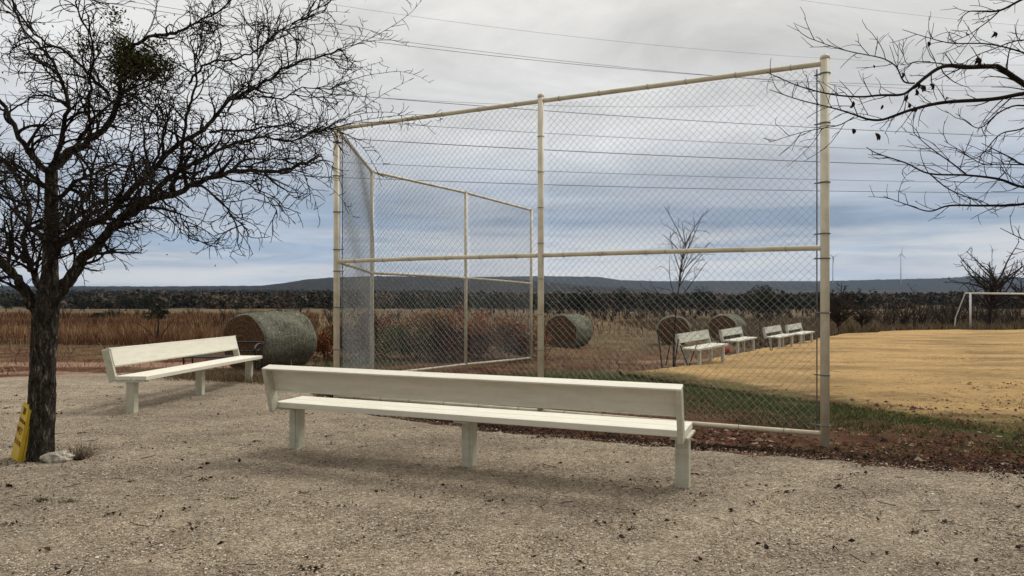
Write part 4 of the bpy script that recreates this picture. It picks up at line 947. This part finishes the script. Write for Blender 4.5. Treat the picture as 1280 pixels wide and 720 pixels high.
# ------------------------------------------------------------------ grasses, litter, stones
def blades(name, P, h, w, material, label, cat, rg, tint, lean=.35):
    n = len(P); a = rg.uniform(0, 2*np.pi, n); d = np.stack([np.cos(a), np.sin(a), np.zeros(n)], -1)*w[:, None]/2
    tip = P+np.stack([rg.normal(size=n)*lean*h, rg.normal(size=n)*lean*h, h], -1); V = np.stack([P-d, P+d, tip], 1).reshape(-1, 3)
    mb = MB(); mb.add(V, None, np.arange(3*n).reshape(-1, 3), np.repeat(tint, 3)); return tag(mb.build(name, material, keep_tint=True), label, cat, kind='stuff')
rg = np.random.default_rng(77)
# tall red grass of the left field
n = 150000; y_ = 25.5+ (rg.uniform(0, 1, n)**1.6)*80; x_ = rg.uniform(-.85, .25, n)*y_; k = vnoise(x_[::10], y_[::10], .12, 2); k = np.repeat(k, 10)
cl_ = np.sin(x_*.5+np.sin(y_*.3)*2)*.3+k; keep = (cl_+rg.uniform(-.5, .5, n) > .12) & ~((x_ > -9) & (y_ < 26)) & ((x_/y_ < -.27) | (rg.uniform(size=n) < .2)) & ~((x_ > -6) & (y_ < 40)); x_ = x_[keep]; y_ = y_[keep]
P = np.stack([x_, y_, G(x_, y_)-.02], -1); hk = np.repeat(vnoise(x_[::10], y_[::10], .35, 9), 10)[:len(x_)]; h = rg.uniform(.25, .8, len(P))*np.clip(.85+1.1*hk, .25, 1.5)*np.where(y_ < 32, .7, .9); ti = np.clip(.48+.25*np.sin(y_*.25+x_*.05)+rg.normal(size=len(P))*.2, 0, 1)
blades('tall_grass', P, h, np.maximum(.02, y_*.0011), M['tallgrass'], 'tall dry reddish grass in the left field', 'grass', rg, ti, .25)
# dry weeds between gravel, bales and field
n = 60000; y_ = rg.uniform(13.5, 42, n); x_ = rg.uniform(-.75, .45, n)*y_; k = np.repeat(vnoise(x_[::6], y_[::6], .3, 12), 6)
keep = (y_ > gravel_far(x_)+.3) & (k+rg.uniform(-.3, .3, n) > .12) & ~((x_ > 2.2) & (y_ < lawn_far(x_)) & (y_ > lawn_near(x_))); x_ = x_[keep]; y_ = y_[keep]
P = np.stack([x_, y_, G(x_, y_)-.02], -1); blades('dry_weeds', P, rg.uniform(.05, .26, len(P)), rg.uniform(.006, .02, len(P)), M['weed'], 'low dry weeds scattered over the red soil', 'weeds', rg, rg.uniform(0, 1, len(P)), .6)
n = 7000; x_ = rg.normal(size=n)*.95-5.0; y_ = rg.normal(size=n)*.25+13.2+(x_+5)*-.35; P = np.stack([x_, y_, G(x_, y_)], -1)
blades('dry_weeds', P, rg.uniform(.05, .24, n), rg.uniform(.006, .016, n), M['weed'], 'strip of dry grass under the hay bale behind the left bench', 'weeds', rg, rg.uniform(.2, 1, n), .5)
# weeds behind the lawn on the right
n = 70000; x_ = rg.uniform(9, 70, n); y_ = lawn_far(x_)+rg.uniform(0, 1, n)**1.7*40; k = np.repeat(vnoise(x_[::7], y_[::7], .15, 4), 7); keep = k+rg.uniform(-.5, .5, n) > -.1; x_ = x_[keep]; y_ = y_[keep]
P = np.stack([x_, y_, G(x_, y_)-.02], -1); blades('dry_weeds', P, rg.uniform(.1, .55, len(P)), rg.uniform(.03, .09, len(P)), M['weed'], 'brown weeds behind the golden lawn', 'weeds', rg, np.clip(rg.normal(size=len(P))*.25+.45, 0, 1), .4)
# lawn blades
n = 230000; x_ = 2.4+rg.uniform(0, 1, n)**1.3*22; y_ = lawn_near(x_)-.1+rg.uniform(0, 1, n)**1.8*(np.minimum(lawn_far(x_), 30)-lawn_near(x_)); e_ = (y_-lawn_near(x_))/(2.1+2.6*(1-sm(2.5, 7, x_)))
k = np.repeat(vnoise(x_[::5], y_[::5], 1.6, 21), 5)[:n]; ti = np.clip(np.where(e_+k*1.5 < .5, rg.uniform(0, .32, n), rg.uniform(.42, 1, n)), 0, 1)
keep = (e_ > 1.1) | (k+rg.uniform(-.3, .3, n) > .05); x_, y_, ti = x_[keep], y_[keep], ti[keep]
P = np.stack([x_, y_, G(x_, y_)+.03], -1); ti = np.clip(ti-np.where(ti > .4, .22*(np.repeat(vnoise(x_[::5]*.5, y_[::5], .9, 33), 5)[:len(ti)] > .12), 0), 0, 1)
blades('lawn_grass', P, rg.uniform(.02, .05, len(P)), np.maximum(.005, y_*.0009), M['lawnblade'], 'short dormant grass blades of the lawn', 'grass', rg, ti, .9)
# green weeds at the foot of the bale, on the strip behind the backstop and on the gravel
Ps = []
for (cx_, cy_, sx_, sy_, nn2) in ((-3.7, 17.2, .7, .8, 5000), (1.3, 13.6, 1.5, .8, 9000), (2.6, 11.8, 1.2, 1.1, 14000), (4.2, 8.6, .9, .5, 5000), (6.0, 6.9, 1.2, .3, 5000), (3.6, 9.9, .7, .5, 5000)):
    Ps.append(np.stack([rg.normal(size=nn2)*sx_+cx_, rg.normal(size=nn2)*sy_+cy_], -1))
for (px, py) in ((52, 632), (86, 633), (290, 630)):
    q = at(px, py); Ps.append(np.stack([rg.normal(size=70)*.035+q[0], rg.normal(size=70)*.02+q[1]], -1))
P = np.vstack(Ps); hh_ = np.where(P[:, 1] < 6.2, .02, .055)*rg.uniform(.5, 1.4, len(P)); zoff = np.where(P[:, 1] < 6.2, .03, 0)
P = np.column_stack([P, G(P[:, 0], P[:, 1])+zoff]); blades('green_weeds', P, hh_, rg.uniform(.004, .011, len(P)), M['greenblade'], 'sparse green grass shoots on the red soil and gravel', 'grass', rg, rg.uniform(0, 1, len(P)), .8)

ico = None
def chips(name, P, size, material, label, cat, rg, tint, flat=.6):
    base_v = np.array([[0, 0, 1], [.94, 0, .1], [.2, .9, -.05], [-.8, .5, .1], [-.7, -.6, 0], [.3, -.9, .1], [0, 0, -.8]]); tr = [[0, 1, 2], [0, 2, 3], [0, 3, 4], [0, 4, 5], [0, 5, 1], [6, 2, 1], [6, 3, 2], [6, 4, 3], [6, 5, 4], [6, 1, 5]]
    n = len(P); a = rg.uniform(0, 2*np.pi, n); V = base_v[None]*rg.uniform(.6, 1.3, (n, 7, 1))*np.array([1, 1, flat]); ca, sa = np.cos(a)[:, None], np.sin(a)[:, None]
    V = np.stack([V[..., 0]*ca-V[..., 1]*sa, V[..., 0]*sa+V[..., 1]*ca, V[..., 2]], -1)*size[:, None, None]+P[:, None]
    mb = MB(); mb.add(V.reshape(-1, 3), None, (np.arange(n)[:, None, None]*7+np.array(tr)[None]).reshape(-1, 3), np.repeat(tint, 7)); return tag(mb.build(name, material, keep_tint=True), label, cat, kind='stuff')
n = 110000; y_ = 2.8+rg.uniform(0, 1, n)**1.5*9; x_ = rg.uniform(-.8, .8, n)*y_; keep = y_ < gravel_far(x_)-.02; x_, y_ = x_[keep], y_[keep]
P = np.stack([x_, y_, G(x_, y_)+.032+.010*np.sin(x_*1.1+.5*y_)*np.sin(y_*1.7)], -1); chips('gravel_stones', P, rg.gamma(4, .0009, len(P))+.0025, M['pebble'], 'loose limestone chips on top of the gravel', 'gravel', rg, np.clip(rg.normal(size=len(P))*.3+.52, 0, 1))
# red clods and dark litter along the gravel's edge
n = 26000; x_ = rg.uniform(-3.5, 9, n); y_ = gravel_far(x_)+np.abs(rg.normal(size=n))*.9-.02; y_ = np.where(rg.uniform(size=n) < .4, gravel_far(x_)+rg.uniform(0, 3, n), y_)
k = np.repeat(vnoise(x_[::4], y_[::4], 1.1, 51), 4)[:n]; keep = k+rg.uniform(-.3, .3, n) > .0; x_, y_ = x_[keep], y_[keep]; n = len(x_)
P = np.stack([x_, y_, G(x_, y_)+.003], -1); chips('soil_clods', P, rg.gamma(2.5, .0055, n)+.002, M['clod'], 'red soil clods between the gravel and the lawn', 'soil', rg, rg.uniform(0, 1, n))
n = 20000; x_ = rg.uniform(-3.2, 8, n); band_ = .20+.10*np.sin(x_*2.1)+.08*np.sin(x_*5.3)+.15*sm(3, 5, x_); y_ = gravel_far(x_)+band_*rg.normal(size=n)*.75+.12
k = np.repeat(vnoise(x_[::5], y_[::5], 2.2, 31), 5)[:n]; keep = k+rg.uniform(-.25, .25, n) > .02; x_, y_ = x_[keep], y_[keep]
mb = MB(); C = np.stack([x_, y_, G(x_, y_)+.034+rg.uniform(0, .012, len(x_))], -1); leaves(mb, C-[0, 0, .01], .03, rg, np.clip(rg.uniform(-.3, .8, len(C)), 0, 1), .5, .5, .3); tag(mb.build('leaf_litter', M['dryleaf'], keep_tint=True), 'dark dead leaves and mulch along the edge of the gravel', 'leaf litter', kind='stuff')
n = 1900; y_ = 3+rg.uniform(0, 1, n)**1.2*9; x_ = rg.uniform(-.8, .8, n)*y_; q = rg.integers(0, n, n); cl2_ = rg.uniform(size=n) < .5; x_ = np.where(cl2_, x_[q % 160]+rg.normal(size=n)*.035, x_); y_ = np.where(cl2_, y_[q % 160]+rg.normal(size=n)*.02, y_); keep = y_ < gravel_far(x_)
C = np.stack([x_, y_, G(x_, y_)+.040], -1)[keep]; mb = MB(); leaves(mb, C-[0, 0, .003], rg.choice([.016, .028, .044], len(C)), rg, np.clip(rg.uniform(-.2, 1, len(C)), 0, 1), .55, .6, .4)
for _ in range(110):
    yy_ = rg.uniform(3.3, 9); xx_ = rg.uniform(-.75, .75)*yy_
    if yy_ < gravel_far(xx_): mb.tube(grow((xx_, yy_, GG(xx_, yy_)+.012), (rg.normal(), rg.normal(), 0), rg.uniform(.04, .14), 4, .1, 0, rg), .003, 3, True, .1)
C = np.stack([base[0]+rg.normal(size=260)*.28, base[1]-.02+rg.normal(size=260)*.22], -1); C = C[np.hypot(C[:, 0]-base[0], C[:, 1]-base[1]) > .12]; leaves(mb, np.column_stack([C, G(C[:, 0], C[:, 1])+.04]), .024, rg, rg.uniform(0, .8, len(C)), .5, .6)
tag(mb.build('scattered_leaves', M['dryleaf'], keep_tint=True), 'dead leaves and bits of twig scattered on the gravel', 'leaf litter', kind='stuff')

n = 5200; x_ = 2.6+rg.uniform(0, 1, n)**1.2*13; y_ = lawn_near(x_)+rg.uniform(0, 1, n)**1.5*7; k = np.repeat(vnoise(x_[::4], y_[::4], 1.2, 71), 4)[:n]; keep = (k > .05) & (y_ < lawn_far(x_)); x_, y_ = x_[keep], y_[keep]
P = np.stack([x_, y_, G(x_, y_)+.055], -1); chips('lawn_clods', P, rg.gamma(2.2, .007, len(x_))+.003, M['clod'], 'dark dirt crumbs and dead leaves strewn over the near part of the lawn', 'soil', rg, rg.uniform(.1, .7, len(x_)), .5)
# ------------------------------------------------------------------ haze
HAZE = 5.5e-5
if HAZE:
    me = bpy.data.meshes.new('haze'); hb = MB(); hb.box((0, 3600, 55), (14000, 8400, 560)); o = hb.build('haze', bpy.data.materials.new('thin_haze')); hm = o.data.materials[0]; hm.use_nodes = True; ht = hm.node_tree; ht.nodes.clear()
    pv = N(ht, 'ShaderNodeVolumePrincipled'); pv.inputs['Density'].default_value = HAZE; pv.inputs['Color'].default_value = (.50, .68, 1, 1); ou = N(ht, 'ShaderNodeOutputMaterial'); ht.links.new(pv.outputs[0], ou.inputs['Volume'])
    tag(o, 'thin blue air between the camera and the hills', 'haze', kind='stuff')
